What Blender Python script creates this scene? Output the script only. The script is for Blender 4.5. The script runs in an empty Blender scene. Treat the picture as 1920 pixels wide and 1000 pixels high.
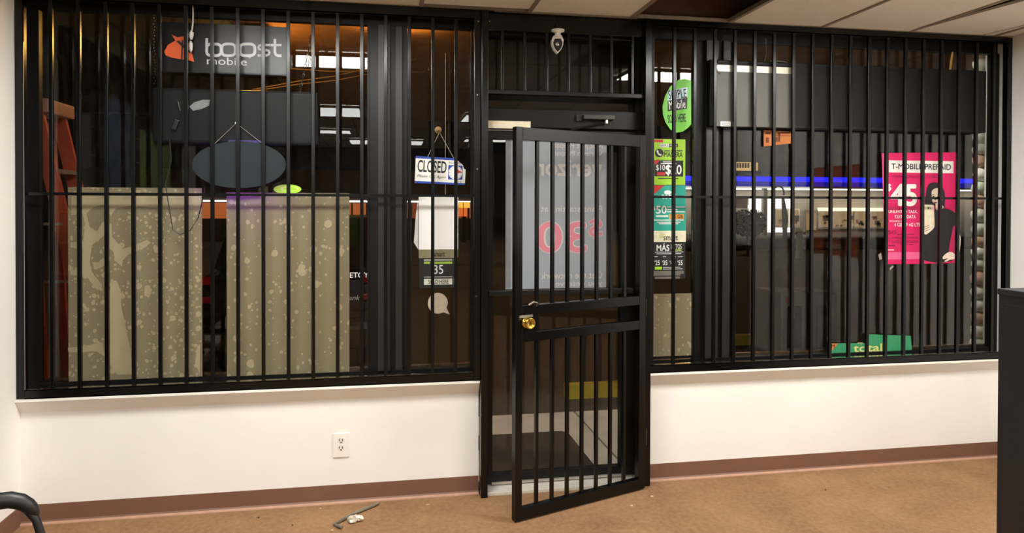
import bpy, bmesh, math, random
from mathutils import Vector, Matrix
random.seed(7)
scene = bpy.context.scene
COL = scene.collection

# ------------------------------------------------------------------ camera, world, exposure
F, YAW, PITCH, ROLL, CY, H, D = 1320.77, 0.177103, -0.0104823, 0.0023061, 400.85, 1.6316, 3.93
_f = Vector((math.sin(YAW)*math.cos(PITCH), math.cos(YAW)*math.cos(PITCH), math.sin(PITCH)))
_r = Vector((math.cos(YAW), -math.sin(YAW), 0)); _u = _r.cross(_f)
RR = _r*math.cos(ROLL) + _u*math.sin(ROLL); UU = _u*math.cos(ROLL) - _r*math.sin(ROLL)
O = Vector((0, -D, H))
cd = bpy.data.cameras.new('camera'); cd.lens = F*36/1920; cd.sensor_width = 36; cd.sensor_fit = 'HORIZONTAL'
cd.shift_y = -(500-CY)/1920; cd.clip_start = 0.05; cd.clip_end = 400
cam = bpy.data.objects.new('camera', cd); COL.objects.link(cam)
M3 = Matrix((RR, UU, -_f)).transposed(); cam.matrix_world = Matrix.Translation(O) @ M3.to_4x4()
scene.camera = cam
scene.view_settings.view_transform = 'Standard'; scene.view_settings.look = 'None'
scene.view_settings.gamma = 1.0; scene.view_settings.use_curve_mapping = False
scene.view_settings.exposure = 0.0
w = bpy.data.worlds.new('night_sky'); scene.world = w; w.use_nodes = True
w.node_tree.nodes['Background'].inputs[0].default_value = (0.25, 0.22, 0.25, 1)
w.node_tree.nodes['Background'].inputs[1].default_value = 0.012
LAMP = 47.0          # radiance of the ceiling fixtures
LAMP_COL = (1.0, 1.0, 0.96)

def B(px, py, Y):                       # photograph point -> point on the upright plane y = Y
    v = RR*((px-960)/F) + UU*((CY-py)/F) + _f
    return O + v*((Y-O.y)/v.y)
def G(px, py, Z):                       # photograph point -> point on the level plane z = Z
    v = RR*((px-960)/F) + UU*((CY-py)/F) + _f
    return O + v*((Z-O.z)/v.z)
def rect(x0, y0, x1, y1, Y):            # photograph rectangle -> X0, X1, Z0, Z1 on plane y = Y
    xm, ym = (x0+x1)/2, (y0+y1)/2
    return B(x0, ym, Y).x, B(x1, ym, Y).x, B(xm, y1, Y).z, B(xm, y0, Y).z

# ------------------------------------------------------------------ materials
def lin(c): return tuple(((v/255)/12.92 if v/255 <= .04045 else ((v/255+.055)/1.055)**2.4) for v in c)
MATS = {}
def mat(name, rgb, rough=.5, metal=0., var=.08, scale=30., bump=0., spec=None, coat=0.):
    if name in MATS: return MATS[name]
    m = bpy.data.materials.new(name); m.use_nodes = True; nt = m.node_tree; b = nt.nodes['Principled BSDF']
    c = lin(rgb)
    b.inputs['Roughness'].default_value = rough; b.inputs['Metallic'].default_value = metal
    if spec is not None: b.inputs['Specular IOR Level'].default_value = spec
    if coat: b.inputs['Coat Weight'].default_value = coat
    tc = nt.nodes.new('ShaderNodeTexCoord'); n = nt.nodes.new('ShaderNodeTexNoise')
    n.inputs['Scale'].default_value = scale; n.inputs['Detail'].default_value = 5
    nt.links.new(tc.outputs['Object'], n.inputs['Vector'])
    r = nt.nodes.new('ShaderNodeValToRGB'); nt.links.new(n.outputs['Fac'], r.inputs['Fac'])
    r.color_ramp.elements[0].position = .3; r.color_ramp.elements[1].position = .7
    r.color_ramp.elements[0].color = (*[max(0, v*(1-var)) for v in c], 1)
    r.color_ramp.elements[1].color = (*[min(1, v*(1+var)) for v in c], 1)
    nt.links.new(r.outputs['Color'], b.inputs['Base Color'])
    if bump:
        bp = nt.nodes.new('ShaderNodeBump'); bp.inputs['Strength'].default_value = bump; bp.inputs['Distance'].default_value = .01
        nt.links.new(n.outputs['Fac'], bp.inputs['Height']); nt.links.new(bp.outputs['Normal'], b.inputs['Normal'])
    MATS[name] = m; return m
def emit(name, col, strength):
    if name in MATS: return MATS[name]
    m = bpy.data.materials.new(name); m.use_nodes = True; b = m.node_tree.nodes['Principled BSDF']
    b.inputs['Base Color'].default_value = (*[min(1, v)*.08 for v in col], 1)
    b.inputs['Emission Color'].default_value = (*col, 1); b.inputs['Emission Strength'].default_value = strength
    MATS[name] = m; return m

def glass_mat(name, tint, dirt):
    m = bpy.data.materials.new(name); m.use_nodes = True; nt = m.node_tree; N = nt.nodes
    for n in list(N): N.remove(n)
    out = N.new('ShaderNodeOutputMaterial'); fr = N.new('ShaderNodeFresnel'); fr.inputs['IOR'].default_value = 1.40
    tr = N.new('ShaderNodeBsdfTransparent'); tr.inputs[0].default_value = (*tint, 1)
    gl = N.new('ShaderNodeBsdfGlossy'); gl.inputs['Roughness'].default_value = 0.0
    mx = N.new('ShaderNodeMixShader'); nt.links.new(fr.outputs[0], mx.inputs[0])
    nt.links.new(tr.outputs[0], mx.inputs[1]); nt.links.new(gl.outputs[0], mx.inputs[2])
    # dust film and smears on the pane
    tc = N.new('ShaderNodeTexCoord'); mp = N.new('ShaderNodeMapping'); mp.inputs['Scale'].default_value = (5, 5, 2.2)
    n1 = N.new('ShaderNodeTexNoise'); n1.inputs['Scale'].default_value = 3.2; n1.inputs['Detail'].default_value = 9; n1.inputs['Distortion'].default_value = 1.6
    nt.links.new(tc.outputs['Object'], mp.inputs['Vector']); nt.links.new(mp.outputs['Vector'], n1.inputs['Vector'])
    r = N.new('ShaderNodeValToRGB'); r.color_ramp.elements[0].position = .48; r.color_ramp.elements[1].position = .8
    r.color_ramp.elements[0].color = (dirt*.35,)*3+(1,); r.color_ramp.elements[1].color = (dirt*3.0,)*3+(1,)
    nt.links.new(n1.outputs['Fac'], r.inputs['Fac'])
    df = N.new('ShaderNodeBsdfTranslucent'); df.inputs[0].default_value = (.8, .78, .72, 1)
    d2 = N.new('ShaderNodeBsdfDiffuse'); d2.inputs[0].default_value = (.35, .33, .3, 1)
    ad = N.new('ShaderNodeMixShader'); ad.inputs[0].default_value = .25
    nt.links.new(df.outputs[0], ad.inputs[1]); nt.links.new(d2.outputs[0], ad.inputs[2])
    m2 = N.new('ShaderNodeMixShader'); nt.links.new(r.outputs['Color'], m2.inputs[0])
    nt.links.new(mx.outputs[0], m2.inputs[1]); nt.links.new(ad.outputs[0], m2.inputs[2])
    nt.links.new(m2.outputs[0], out.inputs['Surface'])
    return m
GLASS = glass_mat('window_glass', (.80, .80, .78), .006)
DGLASS = glass_mat('door_glass', (.84, .84, .82), .004)

def board_mat(name, big):
    """brown paper backing with paler dried glue splashes"""
    m = bpy.data.materials.new(name); m.use_nodes = True; nt = m.node_tree; N = nt.nodes; b = N['Principled BSDF']
    tc = N.new('ShaderNodeTexCoord')
    def vor(scale, lo, hi, seedoff):
        mp = N.new('ShaderNodeMapping'); mp.inputs['Location'].default_value = (seedoff, 0, seedoff*.7)
        mp.inputs['Scale'].default_value = (1, 0, .95)
        nd = N.new('ShaderNodeTexNoise'); nd.inputs['Scale'].default_value = 22; nd.inputs['Detail'].default_value = 3
        nt.links.new(tc.outputs['Object'], mp.inputs['Vector']); nt.links.new(tc.outputs['Object'], nd.inputs['Vector'])
        mixv = N.new('ShaderNodeMix'); mixv.data_type = 'VECTOR'; mixv.inputs['Factor'].default_value = .016
        nt.links.new(mp.outputs['Vector'], mixv.inputs[4]); nt.links.new(nd.outputs['Color'], mixv.inputs[5])
        v = N.new('ShaderNodeTexVoronoi'); v.inputs['Scale'].default_value = scale; v.inputs['Randomness'].default_value = 1
        nt.links.new(mixv.outputs[1], v.inputs['Vector'])
        # radius differs from cell to cell
        sp = N.new('ShaderNodeSeparateColor'); nt.links.new(v.outputs['Color'], sp.inputs[0])
        mr = N.new('ShaderNodeMapRange'); mr.inputs[1].default_value = .08; mr.inputs[2].default_value = 1; mr.inputs[3].default_value = .03; mr.inputs[4].default_value = hi
        nt.links.new(sp.outputs[0], mr.inputs[0])
        lt = N.new('ShaderNodeMath'); lt.operation = 'LESS_THAN'
        nt.links.new(v.outputs['Distance'], lt.inputs[0]); nt.links.new(mr.outputs[0], lt.inputs[1])
        return lt.outputs[0]
    a = vor(15 if not big else 24, .05, .34 if not big else .40, 3.1); c2 = vor(34 if not big else 48, .05, .32 if not big else .42, 8.7)
    mxm = N.new('ShaderNodeMath'); mxm.operation = 'MAXIMUM'; nt.links.new(a, mxm.inputs[0]); nt.links.new(c2, mxm.inputs[1])
    fac = mxm.outputs[0]
    mix = N.new('ShaderNodeMix'); mix.data_type = 'RGBA'
    mix.inputs[6].default_value = (*lin((119, 108, 82)), 1); mix.inputs[7].default_value = (*lin((153, 141, 110)), 1)
    nt.links.new(fac, mix.inputs[0])
    n2 = N.new('ShaderNodeTexNoise'); n2.inputs['Scale'].default_value = 4; nt.links.new(tc.outputs['Object'], n2.inputs['Vector'])
    mr = N.new('ShaderNodeMapRange'); mr.inputs[3].default_value = .9; mr.inputs[4].default_value = 1.1; nt.links.new(n2.outputs['Fac'], mr.inputs[0])
    mu = N.new('ShaderNodeMix'); mu.data_type = 'RGBA'; mu.blend_type = 'MULTIPLY'; mu.inputs[0].default_value = 1
    nt.links.new(mix.outputs[2], mu.inputs[6]); nt.links.new(mr.outputs[0], mu.inputs[7])
    nt.links.new(mu.outputs[2], b.inputs['Base Color']); b.inputs['Roughness'].default_value = .75
    return m
BOARD_A = board_mat('glue_streaked_paper', True); BOARD_B = board_mat('glue_spotted_paper', False)

def carpet_mat():
    m = bpy.data.materials.new('brown_carpet'); m.use_nodes = True; nt = m.node_tree; N = nt.nodes; b = N['Principled BSDF']
    tc = N.new('ShaderNodeTexCoord'); n1 = N.new('ShaderNodeTexNoise'); n1.inputs['Scale'].default_value = 260; n1.inputs['Detail'].default_value = 3
    n2 = N.new('ShaderNodeTexNoise'); n2.inputs['Scale'].default_value = 3.5; n2.inputs['Detail'].default_value = 6
    n3 = N.new('ShaderNodeTexNoise'); n3.inputs['Scale'].default_value = 38; n3.inputs['Detail'].default_value = 4
    for n in (n1, n2, n3): nt.links.new(tc.outputs['Object'], n.inputs['Vector'])
    r = N.new('ShaderNodeValToRGB'); r.color_ramp.elements[0].position = .35; r.color_ramp.elements[1].position = .68
    r.color_ramp.elements[0].color = (*lin((122, 90, 64)), 1); r.color_ramp.elements[1].color = (*lin((166, 129, 94)), 1)
    a = N.new('ShaderNodeMath'); a.operation = 'MULTIPLY_ADD'; a.inputs[1].default_value = .35
    s = N.new('ShaderNodeMath'); s.operation = 'MULTIPLY_ADD'; s.inputs[1].default_value = .35; s.inputs[2].default_value = 0
    s3 = N.new('ShaderNodeMath'); s3.operation = 'MULTIPLY_ADD'; s3.inputs[1].default_value = .3
    nt.links.new(n2.outputs['Fac'], s.inputs[0]); nt.links.new(n1.outputs['Fac'], a.inputs[0]); nt.links.new(s.outputs[0], a.inputs[2])
    nt.links.new(n3.outputs['Fac'], s3.inputs[0]); nt.links.new(a.outputs[0], s3.inputs[2])
    nt.links.new(s3.outputs[0], r.inputs['Fac']); nt.links.new(r.outputs['Color'], b.inputs['Base Color'])
    b.inputs['Roughness'].default_value = .95; b.inputs['Specular IOR Level'].default_value = .1
    bp = N.new('ShaderNodeBump'); bp.inputs['Strength'].default_value = .5; bp.inputs['Distance'].default_value = .006
    nt.links.new(n1.outputs['Fac'], bp.inputs['Height']); nt.links.new(bp.outputs['Normal'], b.inputs['Normal'])
    return m

WALL = mat('cream_wall_paint', (240, 237, 230), .6, var=.025, scale=2.5)
BASE = mat('brown_vinyl_baseboard', (118, 83, 66), .55, var=.05, scale=6)
BAR = mat('black_enamel_steel', (8, 8, 8), .24, var=.2, scale=40, spec=.35)
BRONZE = mat('dark_bronze_aluminium', (19, 18, 18), .40, metal=.1, var=.12, scale=8, spec=.3)
TILE = mat('ceiling_tile_fibre', (238, 234, 221), .9, var=.04, scale=60, bump=.08)
DARKWOOD = mat('plenum_brown_wood', (92, 58, 36), .8, var=.25, scale=5)
BLACKP = mat('black_plastic', (20, 21, 23), .35, var=.1)
GREYBK = mat('charcoal_sign_back', (21, 23, 25), .45, var=.12, scale=3, spec=.15)
WHITE = mat('white_print', (240, 240, 236), .6, var=.02)
PAPER = mat('white_paper', (232, 230, 224), .7, var=.03, scale=5)
BLACK = mat('black_print', (14, 14, 14), .5, var=.02)
CHROME = mat('chrome_metal', (200, 198, 190), .22, metal=1., var=.05)

# ------------------------------------------------------------------ mesh helpers
W = {}
def wpos(o): return W.get(o.name, Vector((0, 0, 0)))
class MB:
    def __init__(s): s.bm = bmesh.new()
    def box(s, x0, x1, y0, y1, z0, z1, bev=0., m=None):
        x0, x1 = sorted((x0, x1)); y0, y1 = sorted((y0, y1)); z0, z1 = sorted((z0, z1))
        t = bmesh.new()
        v = [t.verts.new((x, y, z)) for x in (x0, x1) for y in (y0, y1) for z in (z0, z1)]
        for f in ((0, 1, 3, 2), (4, 6, 7, 5), (0, 4, 5, 1), (2, 3, 7, 6), (0, 2, 6, 4), (1, 5, 7, 3)): t.faces.new([v[i] for i in f])
        if bev: bmesh.ops.bevel(t, geom=list(t.edges), offset=bev, segments=2, affect='EDGES', profile=.6)
        s._merge(t, m); return s
    def _merge(s, t, m=None):
        if m is not None: t.transform(m)
        me = bpy.data.meshes.new('t'); t.to_mesh(me); t.free(); s.bm.from_mesh(me); bpy.data.meshes.remove(me)
    def tube(s, pts, r, n=8, closed=False):
        pts = [Vector(p) for p in pts]; rings = []
        rs = r if isinstance(r, (list, tuple)) else [r]*len(pts)
        for i, p in enumerate(pts):
            a = pts[i-1] if (i > 0 or closed) else p; b = pts[(i+1) % len(pts)] if (i < len(pts)-1 or closed) else p
            d = (b-a).normalized(); up = Vector((0, 0, 1)) if abs(d.z) < .9 else Vector((1, 0, 0))
            e1 = d.cross(up).normalized(); e2 = d.cross(e1).normalized()
            rings.append([s.bm.verts.new(p + (e1*math.cos(2*math.pi*k/n) + e2*math.sin(2*math.pi*k/n))*rs[i]) for k in range(n)])
        L = len(rings)
        for i in range(L if closed else L-1):
            A, C = rings[i], rings[(i+1) % L]
            for k in range(n): s.bm.faces.new((A[k], A[(k+1) % n], C[(k+1) % n], C[k]))
        if not closed: s.bm.faces.new(rings[0][::-1]); s.bm.faces.new(rings[-1])
        return s
    def lathe(s, prof, c, axis='Z', n=20):      # prof: (radius, height) list
        rings = []; c = Vector(c)
        for r, h in prof:
            ring = []
            for k in range(n):
                a = 2*math.pi*k/n; u, v = math.cos(a)*max(r, 1e-4), math.sin(a)*max(r, 1e-4)
                q = {'Z': (u, v, h), 'Y': (u, h, v), 'X': (h, u, v)}[axis]; ring.append(s.bm.verts.new(c+Vector(q)))
            rings.append(ring)
        for A, C in zip(rings, rings[1:]):
            for k in range(n): s.bm.faces.new((A[k], A[(k+1) % n], C[(k+1) % n], C[k]))
        s.bm.faces.new(rings[0][::-1]); s.bm.faces.new(rings[-1]); return s
    def prism(s, pts, d):                       # planar polygon swept by vector d
        d = Vector(d); a = [s.bm.verts.new(Vector(p)) for p in pts]; b = [s.bm.verts.new(Vector(p)+d) for p in pts]
        s.bm.faces.new(a); s.bm.faces.new(b[::-1]); n = len(a)
        for i in range(n): s.bm.faces.new((a[i], b[i], b[(i+1) % n], a[(i+1) % n]))
        return s
    def blob(s, c, r, seed=0, sub=2, jit=.12):
        t = bmesh.new(); bmesh.ops.create_icosphere(t, subdivisions=sub, radius=1); rg = random.Random(seed)
        for v in t.verts: v.co = Vector(c) + Vector((v.co.x*r[0], v.co.y*r[1], v.co.z*r[2]))*(1+rg.uniform(-jit, jit))
        s._merge(t); return s
    def xf(s, m): s.bm.transform(m); return s
    def build(s, name, material, parent=None, smooth=False, at=None):
        bm = s.bm; bmesh.ops.recalc_face_normals(bm, faces=list(bm.faces))
        if parent is not None: org = wpos(parent)
        elif at is not None: org = Vector(at)
        else:
            xs = [v.co for v in bm.verts]
            org = Vector(((min(v.x for v in xs)+max(v.x for v in xs))/2, (min(v.y for v in xs)+max(v.y for v in xs))/2, min(v.z for v in xs)))
        bmesh.ops.translate(bm, verts=list(bm.verts), vec=-org)
        me = bpy.data.meshes.new(name); bm.to_mesh(me); bm.free()
        if smooth:
            for f in me.polygons: f.use_smooth = True
        me.materials.append(material)
        o = bpy.data.objects.new(name, me); COL.objects.link(o)
        if parent is not None: o.parent = parent
        else: o.location = org
        W[o.name] = org; return o
def thing(name, label, cat, loc, group=None, kind=None):
    o = bpy.data.objects.new(name, None); COL.objects.link(o); o.location = loc; o.empty_display_size = .1
    W[o.name] = Vector(loc)
    if kind: o['kind'] = kind
    if label: o['label'] = label
    if cat: o['category'] = cat
    if group: o['group'] = group
    return o
def tag(o, label, cat, group=None):
    o['label'] = label; o['category'] = cat
    if group: o['group'] = group
    return o
def struct(o): o['kind'] = 'structure'; return o
def bx(name, m, parent, *a, bev=0.): return MB().box(*a, bev=bev).build(name, m, parent)
def pbox(name, m, parent, r, Y, t, bev=0.):     # photograph rectangle r on plane Y (front face), thickness t behind it
    X0, X1, Z0, Z1 = rect(*r, Y); return MB().box(X0, X1, Y, Y+t, Z0, Z1, bev=bev).build(name, m, parent)
def ppoly(name, m, parent, pts, Y, t=.0006):
    return MB().prism([B(x, y, Y) for x, y in pts], (0, t, 0)).build(name, m, parent)
def ellipse(cx, cy, rx, ry, n=32, a0=0, a1=360): return [(cx+rx*math.cos(math.radians(a0+(a1-a0)*k/n)), cy+ry*math.sin(math.radians(a0+(a1-a0)*k/n))) for k in range(n)]
def sm(pts, n=4):                              # closed outline rounded by a Catmull-Rom spline
    out = []; L = len(pts)
    for i in range(L):
        p0, p1, p2, p3 = pts[i-1], pts[i], pts[(i+1) % L], pts[(i+2) % L]
        for k in range(n):
            t = k/n
            out.append(tuple(.5*(2*p1[j]+(p2[j]-p0[j])*t+(2*p0[j]-5*p1[j]+4*p2[j]-p3[j])*t*t+(3*p1[j]-p0[j]-3*p2[j]+p3[j])*t**3) for j in (0, 1)))
    return out
def text(body, r, Y, m, parent, mirror=False, bold=0., shear=0., name='lettering', rot=0.):
    """flat printed words filling the photograph rectangle r on plane Y, facing the room"""
    cu = bpy.data.curves.new('txt', 'FONT'); cu.body = body; cu.size = 1; cu.shear = shear; cu.resolution_u = 4; cu.fill_mode = 'FRONT'
    o = bpy.data.objects.new('txt', cu); COL.objects.link(o)
    dg = bpy.context.evaluated_depsgraph_get(); me = bpy.data.meshes.new_from_object(o.evaluated_get(dg))
    bpy.data.objects.remove(o); bpy.data.curves.remove(cu)
    X0, X1, Z0, Z1 = rect(*r, Y)
    if bold:                              # heavier strokes: the outline repeated with small offsets
        b2 = bmesh.new()
        for ci, (ox, oy) in enumerate(((0, 0), (bold, 0), (-bold, 0), (0, bold), (0, -bold), (bold*.7, bold*.7), (-bold*.7, -bold*.7), (bold*.7, -bold*.7), (-bold*.7, bold*.7))):
            n0 = len(b2.verts); b2.from_mesh(me); b2.verts.ensure_lookup_table()
            for v in b2.verts[n0:]: v.co.x += ox; v.co.y += oy; v.co.z = ci*9e-5
        b2.to_mesh(me); b2.free()
    xs = [v.co.x for v in me.vertices]; ys = [v.co.y for v in me.vertices]
    a, b, c, d = min(xs), max(xs), min(ys), max(ys)
    org = wpos(parent); cx, cz = (X0+X1)/2, (Z0+Z1)/2; cr, sr = math.cos(rot), math.sin(rot)
    for v in me.vertices:
        tx = (v.co.x-a)/(b-a); tz = (v.co.y-c)/max(d-c, 1e-6)
        if mirror: tx = 1-tx
        x, z = X0+tx*(X1-X0)-cx, Z0+tz*(Z1-Z0)-cz
        v.co = Vector((cx+x*cr-z*sr, Y-v.co.z, cz+x*sr+z*cr)) - org
    me.materials.clear(); me.materials.append(m); me.name = name
    ob = bpy.data.objects.new(name, me); COL.objects.link(ob); ob.parent = parent; W[ob.name] = org
    return ob
def dup(root, off, label=None):
    r = root.copy(); COL.objects.link(r); r.location = root.location + Vector(off)
    if label: r['label'] = label
    for ch in root.children:
        c = ch.copy(); COL.objects.link(c); c.parent = r
        for g in ch.children:
            e = g.copy(); COL.objects.link(e); e.parent = c
    return r

XL, XR, YB, ZC = -1.832, 3.985, -9.4, 2.735      # room: left wall, right wall, back wall, ceiling
YW = .030                                          # inner face of the front wall
SILL, HEAD = .652, 2.69

# ------------------------------------------------------------------ room shell
struct(bx('floor', carpet_mat(), None, XL-.1, XR+.1, YB-.1, .2, -.08, 0))
wf = thing('wall_front', None, None, (0, YW, 0), kind='structure')
for a in ((XL, .518, 0, SILL), (1.512, XR, 0, SILL)):
    bx('lower_wall', WALL, wf, a[0], a[1], YW, .2, a[2], .57)
    MB().prism([(a[0], -.028, .651), (a[0], -.028, .642), (a[0], -.022, .637), (a[0], YW, .57), (a[0], .2, .57), (a[0], .2, .651)], (a[1]-a[0], 0, 0)).build('sloped_sill', WALL, wf)
bx('header_wall', DARKWOOD, wf, XL, XR, YW, .2, HEAD+.02, 3.3)
struct(bx('wall_left', WALL, None, XL-.12, XL, YB, .2, 0, 3.3))
struct(bx('wall_right', WALL, None, XR, XR+.12, YB, .2, 0, 3.3))
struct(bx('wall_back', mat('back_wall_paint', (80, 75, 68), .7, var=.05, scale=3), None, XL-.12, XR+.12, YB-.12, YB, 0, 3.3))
def baseboard(name, x0, x1):
    o = MB().box(x0, x1, YW-.004, YW, 0, .1).prism([(x0, YW-.018, 0), (x0, YW-.016, .004), (x0, YW-.004, .018), (x0, YW, .018), (x0, YW, 0)], (x1-x0, 0, 0)).build(name, BASE)
    struct(o); W[o.name] = Vector(o.location)
    MB().prism([(x0, YW-.022, 0), (x0, YW-.021, .005), (x0, YW-.012, .012), (x0, YW-.012, 0)], (x1-x0, 0, 0)).build('lit_toe', mat('lit_vinyl', (176, 136, 112), .7), o)  # paler toe colour paints the light caught by the cove
baseboard('baseboard_left_front', XL, .518); baseboard('baseboard_right_front', 1.512, XR)
struct(MB().box(XL, XL+.005, YB, YW-.005, 0, .1).build('baseboard_left', BASE))
struct(MB().box(XR-.005, XR, YB, YW-.005, 0, .1).build('baseboard_right', BASE))

# ceiling: metal grid with lift-out tiles
seams = [-1.64+.61*i for i in range(10)]
gridm = mat('ceiling_grid_metal', (150, 138, 118), .5, metal=.2)
g = MB()
for x in seams: g.box(x-.012, x+.012, YB, 0, ZC-.004, ZC+.02)
for k in range(8): g.box(XL, XR, -1.22*k-.012, -1.22*k+.012, ZC-.004, ZC+.018)
ceil = struct(g.build('ceiling', gridm, at=(0, 0, ZC)))
cols = [(XL+.01, seams[0])]+[(seams[i], seams[i+1]) for i in range(9)]+[(seams[9], XR-.01)]
tm = {}
for k in range(8):
    for x0, x1 in cols:
        y1, y0 = -1.22*k, max(-1.22*(k+1), YB+.01)
        if k == 0 and abs(x0-1.41) < .05: continue                     # one tile is missing above the door
        if k == 0 and abs(x0-3.24) < .05:                               # a loose tile twisted in its frame
            t = MB().box(0, .50, -1.16, -.01, ZC+.001, ZC+.016).xf(Matrix.Translation((3.25, 0, 0)) @ Matrix.Rotation(.15, 4, 'Z'))
            t.build('ceiling_tile', TILE, ceil); continue
        if k == 0 and abs(x0-.19) < .05: y1 = -.05
        if x1-x0 < .05: continue
        if k == 0 and x0 > 3.7:
            MB().prism([(3.775, -.006, ZC+.001), (3.975, -.006, ZC+.001), (3.975, -1.2, ZC+.001), (3.95, -1.2, ZC+.001)], (0, 0, .015)).build('ceiling_tile', TILE, ceil); continue
        key = (round(x1-x0, 2), round(y1-y0, 2))
        if key not in tm:
            o = MB().box(x0+.004, x1-.004, y0+.004, y1-.004, ZC+.001, ZC+.016).build('ceiling_tile', TILE, ceil); tm[key] = (o, x0, y1)
        else:
            s, sx, sy = tm[key]; o = s.copy(); COL.objects.link(o); o.location = s.location + Vector((x0-sx, y1-sy, 0))
struct(bx('trim_1', mat('wall_angle_metal', (120, 112, 98), .4, metal=.5), None, .60, 1.44, -.012, YW-.0, ZC-.012, ZC-.005))
struct(bx('trim_2', mat('wall_angle_metal', (120, 112, 98)), None, 1.98, 2.65, -.008, YW, ZC-.012, ZC-.005))
deck = bx('roof_deck', mat('roof_deck_black', (30, 24, 20), .9), None, XL-.12, XR+.12, YB-.12, .2, 3.3, 3.36); struct(deck)

# ceiling fixtures (they light the room)
lampm = emit('fluorescent_diffuser', LAMP_COL, LAMP); lampd = emit('old_fluorescent_diffuser', LAMP_COL, LAMP*.36)
def troffer(x0, y1, w_=.46, label='', n='ceiling_light'):
    x1, y0 = x0+1.22, y1-w_
    t = thing(n, label, 'ceiling light', ((x0+x1)/2, (y0+y1)/2, ZC), 'ceiling lights')
    hm = mat('fixture_white_metal', (225, 222, 214), .4)
    MB().box(x0, x1, y0, y0+.012, ZC-.035, ZC-.006).box(x0, x1, y1-.012, y1, ZC-.035, ZC-.006).box(x0, x0+.012, y0, y1, ZC-.035, ZC-.006).box(x1-.012, x1, y0, y1, ZC-.035, ZC-.006).build('fixture_frame', hm, t)
    bx('diffuser', lampm if y1 > -2 else lampd, t, x0+.012, x1-.012, y0+.012, y1-.012, ZC-.032, ZC-.007)
troffer(-1.10, -1.02, label='lit ceiling light nearest the left window')
troffer(1.90, -1.13, label='lit ceiling light nearest the right window')
troffer(-1.50, -3.74, .80, 'lit ceiling light by the left wall, level with the camera')
troffer(.92, -4.06, .70, 'lit ceiling light in the middle of the room')
troffer(2.12, -4.85, .46, 'lit ceiling light by the right wall behind the camera')
troffer(-1.72, -6.12, .46, 'lit ceiling light by the left wall, third from the window')
troffer(-.60, -7.55, .80, 'lit ceiling light deepest in the room on the left')
t = thing('ceiling_light', 'added ceiling light running lengthways beside the right wall', 'ceiling light', (3.55, -2.8, ZC), 'ceiling lights')  # added fixture to brighten the right wall, kept out of the glass reflections
hm = MATS['fixture_white_metal']
MB().box(3.30, 3.312, -3.42, -2.2, ZC-.035, ZC-.006).box(3.788, 3.80, -3.42, -2.2, ZC-.035, ZC-.006).box(3.3, 3.8, -2.212, -2.2, ZC-.035, ZC-.006).box(3.3, 3.8, -3.42, -3.408, ZC-.035, ZC-.006).build('fixture_frame', hm, t)
bx('diffuser', lampd, t, 3.312, 3.788, -3.408, -2.212, ZC-.032, ZC-.007)
troffer(1.25, -7.05, .46, 'lit ceiling light deepest in the room on the right')

# ------------------------------------------------------------------ storefront frames and glass
YF0, YF1, YG = .085, .15, .118
def window(n, x0, x1, mull, panes):
    t = thing(n, None, None, ((x0+x1)/2, .1, SILL), kind='structure')
    bx('sill_frame', BRONZE, t, x0, x1, YF0, YF1+.03, SILL, .705)
    bx('head_frame', BRONZE, t, x0, x1, YF0+.015, YF1, 2.645, HEAD+.02)
    bx('jamb', BRONZE, t, x0, panes[0][0], YF0, YF1, .705, 2.645); bx('jamb', BRONZE, t, panes[-1][1], x1, YF0, YF1, .705, 2.645)
    MB().prism([(x0, YF1+.0, .70), (x0, YF1, .716), (x0, YF1+.07, .706), (x0, YF1+.07, .70)], (x1-x0, 0, 0)).build('outer_sill', mat('outer_sill_metal', (196, 160, 120), .25, metal=.8), t)
    a, b = mull; c = (b-a)/5
    bx('mullion', BRONZE, t, a, b, YF0+.02, YF1, .705, 2.645)
    MC = mat('worn_bronze_cover', (35, 33, 31), .4, metal=.1, var=.15, scale=6)
    bx('mullion_cover', MC, t, a+c*1.2, a+c*2.9, YF0-.012, YF0+.022, .705, 2.645, bev=.003)
    bx('mullion_cover', MC, t, a+c*3.6, a+c*4.6, YF0-.002, YF0+.022, .705, 2.645, bev=.003)
    for p0, p1 in panes:
        gp = bx('glass_pane', GLASS, t, p0-.008, p1+.008, YG-.003, YG+.003, .697, 2.653)
        bd = MB()
        for q in ((p0, p0+.01), (p1-.01, p1)): bd.box(q[0], q[1], YG-.03, YG-.004, .705, 2.645)
        bd.build('glazing_bead', BRONZE, gp)
    return t
window('window_1', XL+.004, .545, (-.093, .108), [(-1.774, -.093), (.108, .49)])
window('window_2', 1.512, XR-.004, (1.853, 2.095), [(1.576, 1.853), (2.095, 3.95)])

# ------------------------------------------------------------------ entrance door with transom
d1 = thing('door_1', None, None, (.98, .1, 0), kind='structure')
bx('jamb', BRONZE, d1, .546, .566, .04, .15, 0, 2.69); bx('jamb', BRONZE, d1, 1.47, 1.511, .04, .15, 0, 2.69)
bx('header', BRONZE, d1, .566, 1.47, .045, .15, 2.085, 2.19, bev=.003)
bx('transom_head', BRONZE, d1, .566, 1.47, .05, .15, 2.61, 2.71)
bx('transom_glass', DGLASS, d1, .566, 1.47, .105, .111, 2.19, 2.61)
bx('dark_blocker_panel', mat('dark_blocker_board', (34, 29, 26), .7), d1, .53, 1.53, .24, .26, 2.10, 2.72)  # added dark sheet hiding the lit soffit behind the transom glass
leaf = bx('door_leaf_stile', BRONZE, d1, .568, .605, .075, .125, .03, 2.075)
bx('door_leaf_stile', BRONZE, d1, 1.375, 1.468, .075, .125, .03, 2.075)
bx('door_leaf_rail', BRONZE, d1, .605, 1.375, .075, .125, 2.022, 2.075); bx('door_leaf_rail', BRONZE, d1, .605, 1.375, .075, .125, .03, .082)
bx('glass_pane', DGLASS, d1, .6, 1.38, .102, .108, .078, 2.026)
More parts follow.
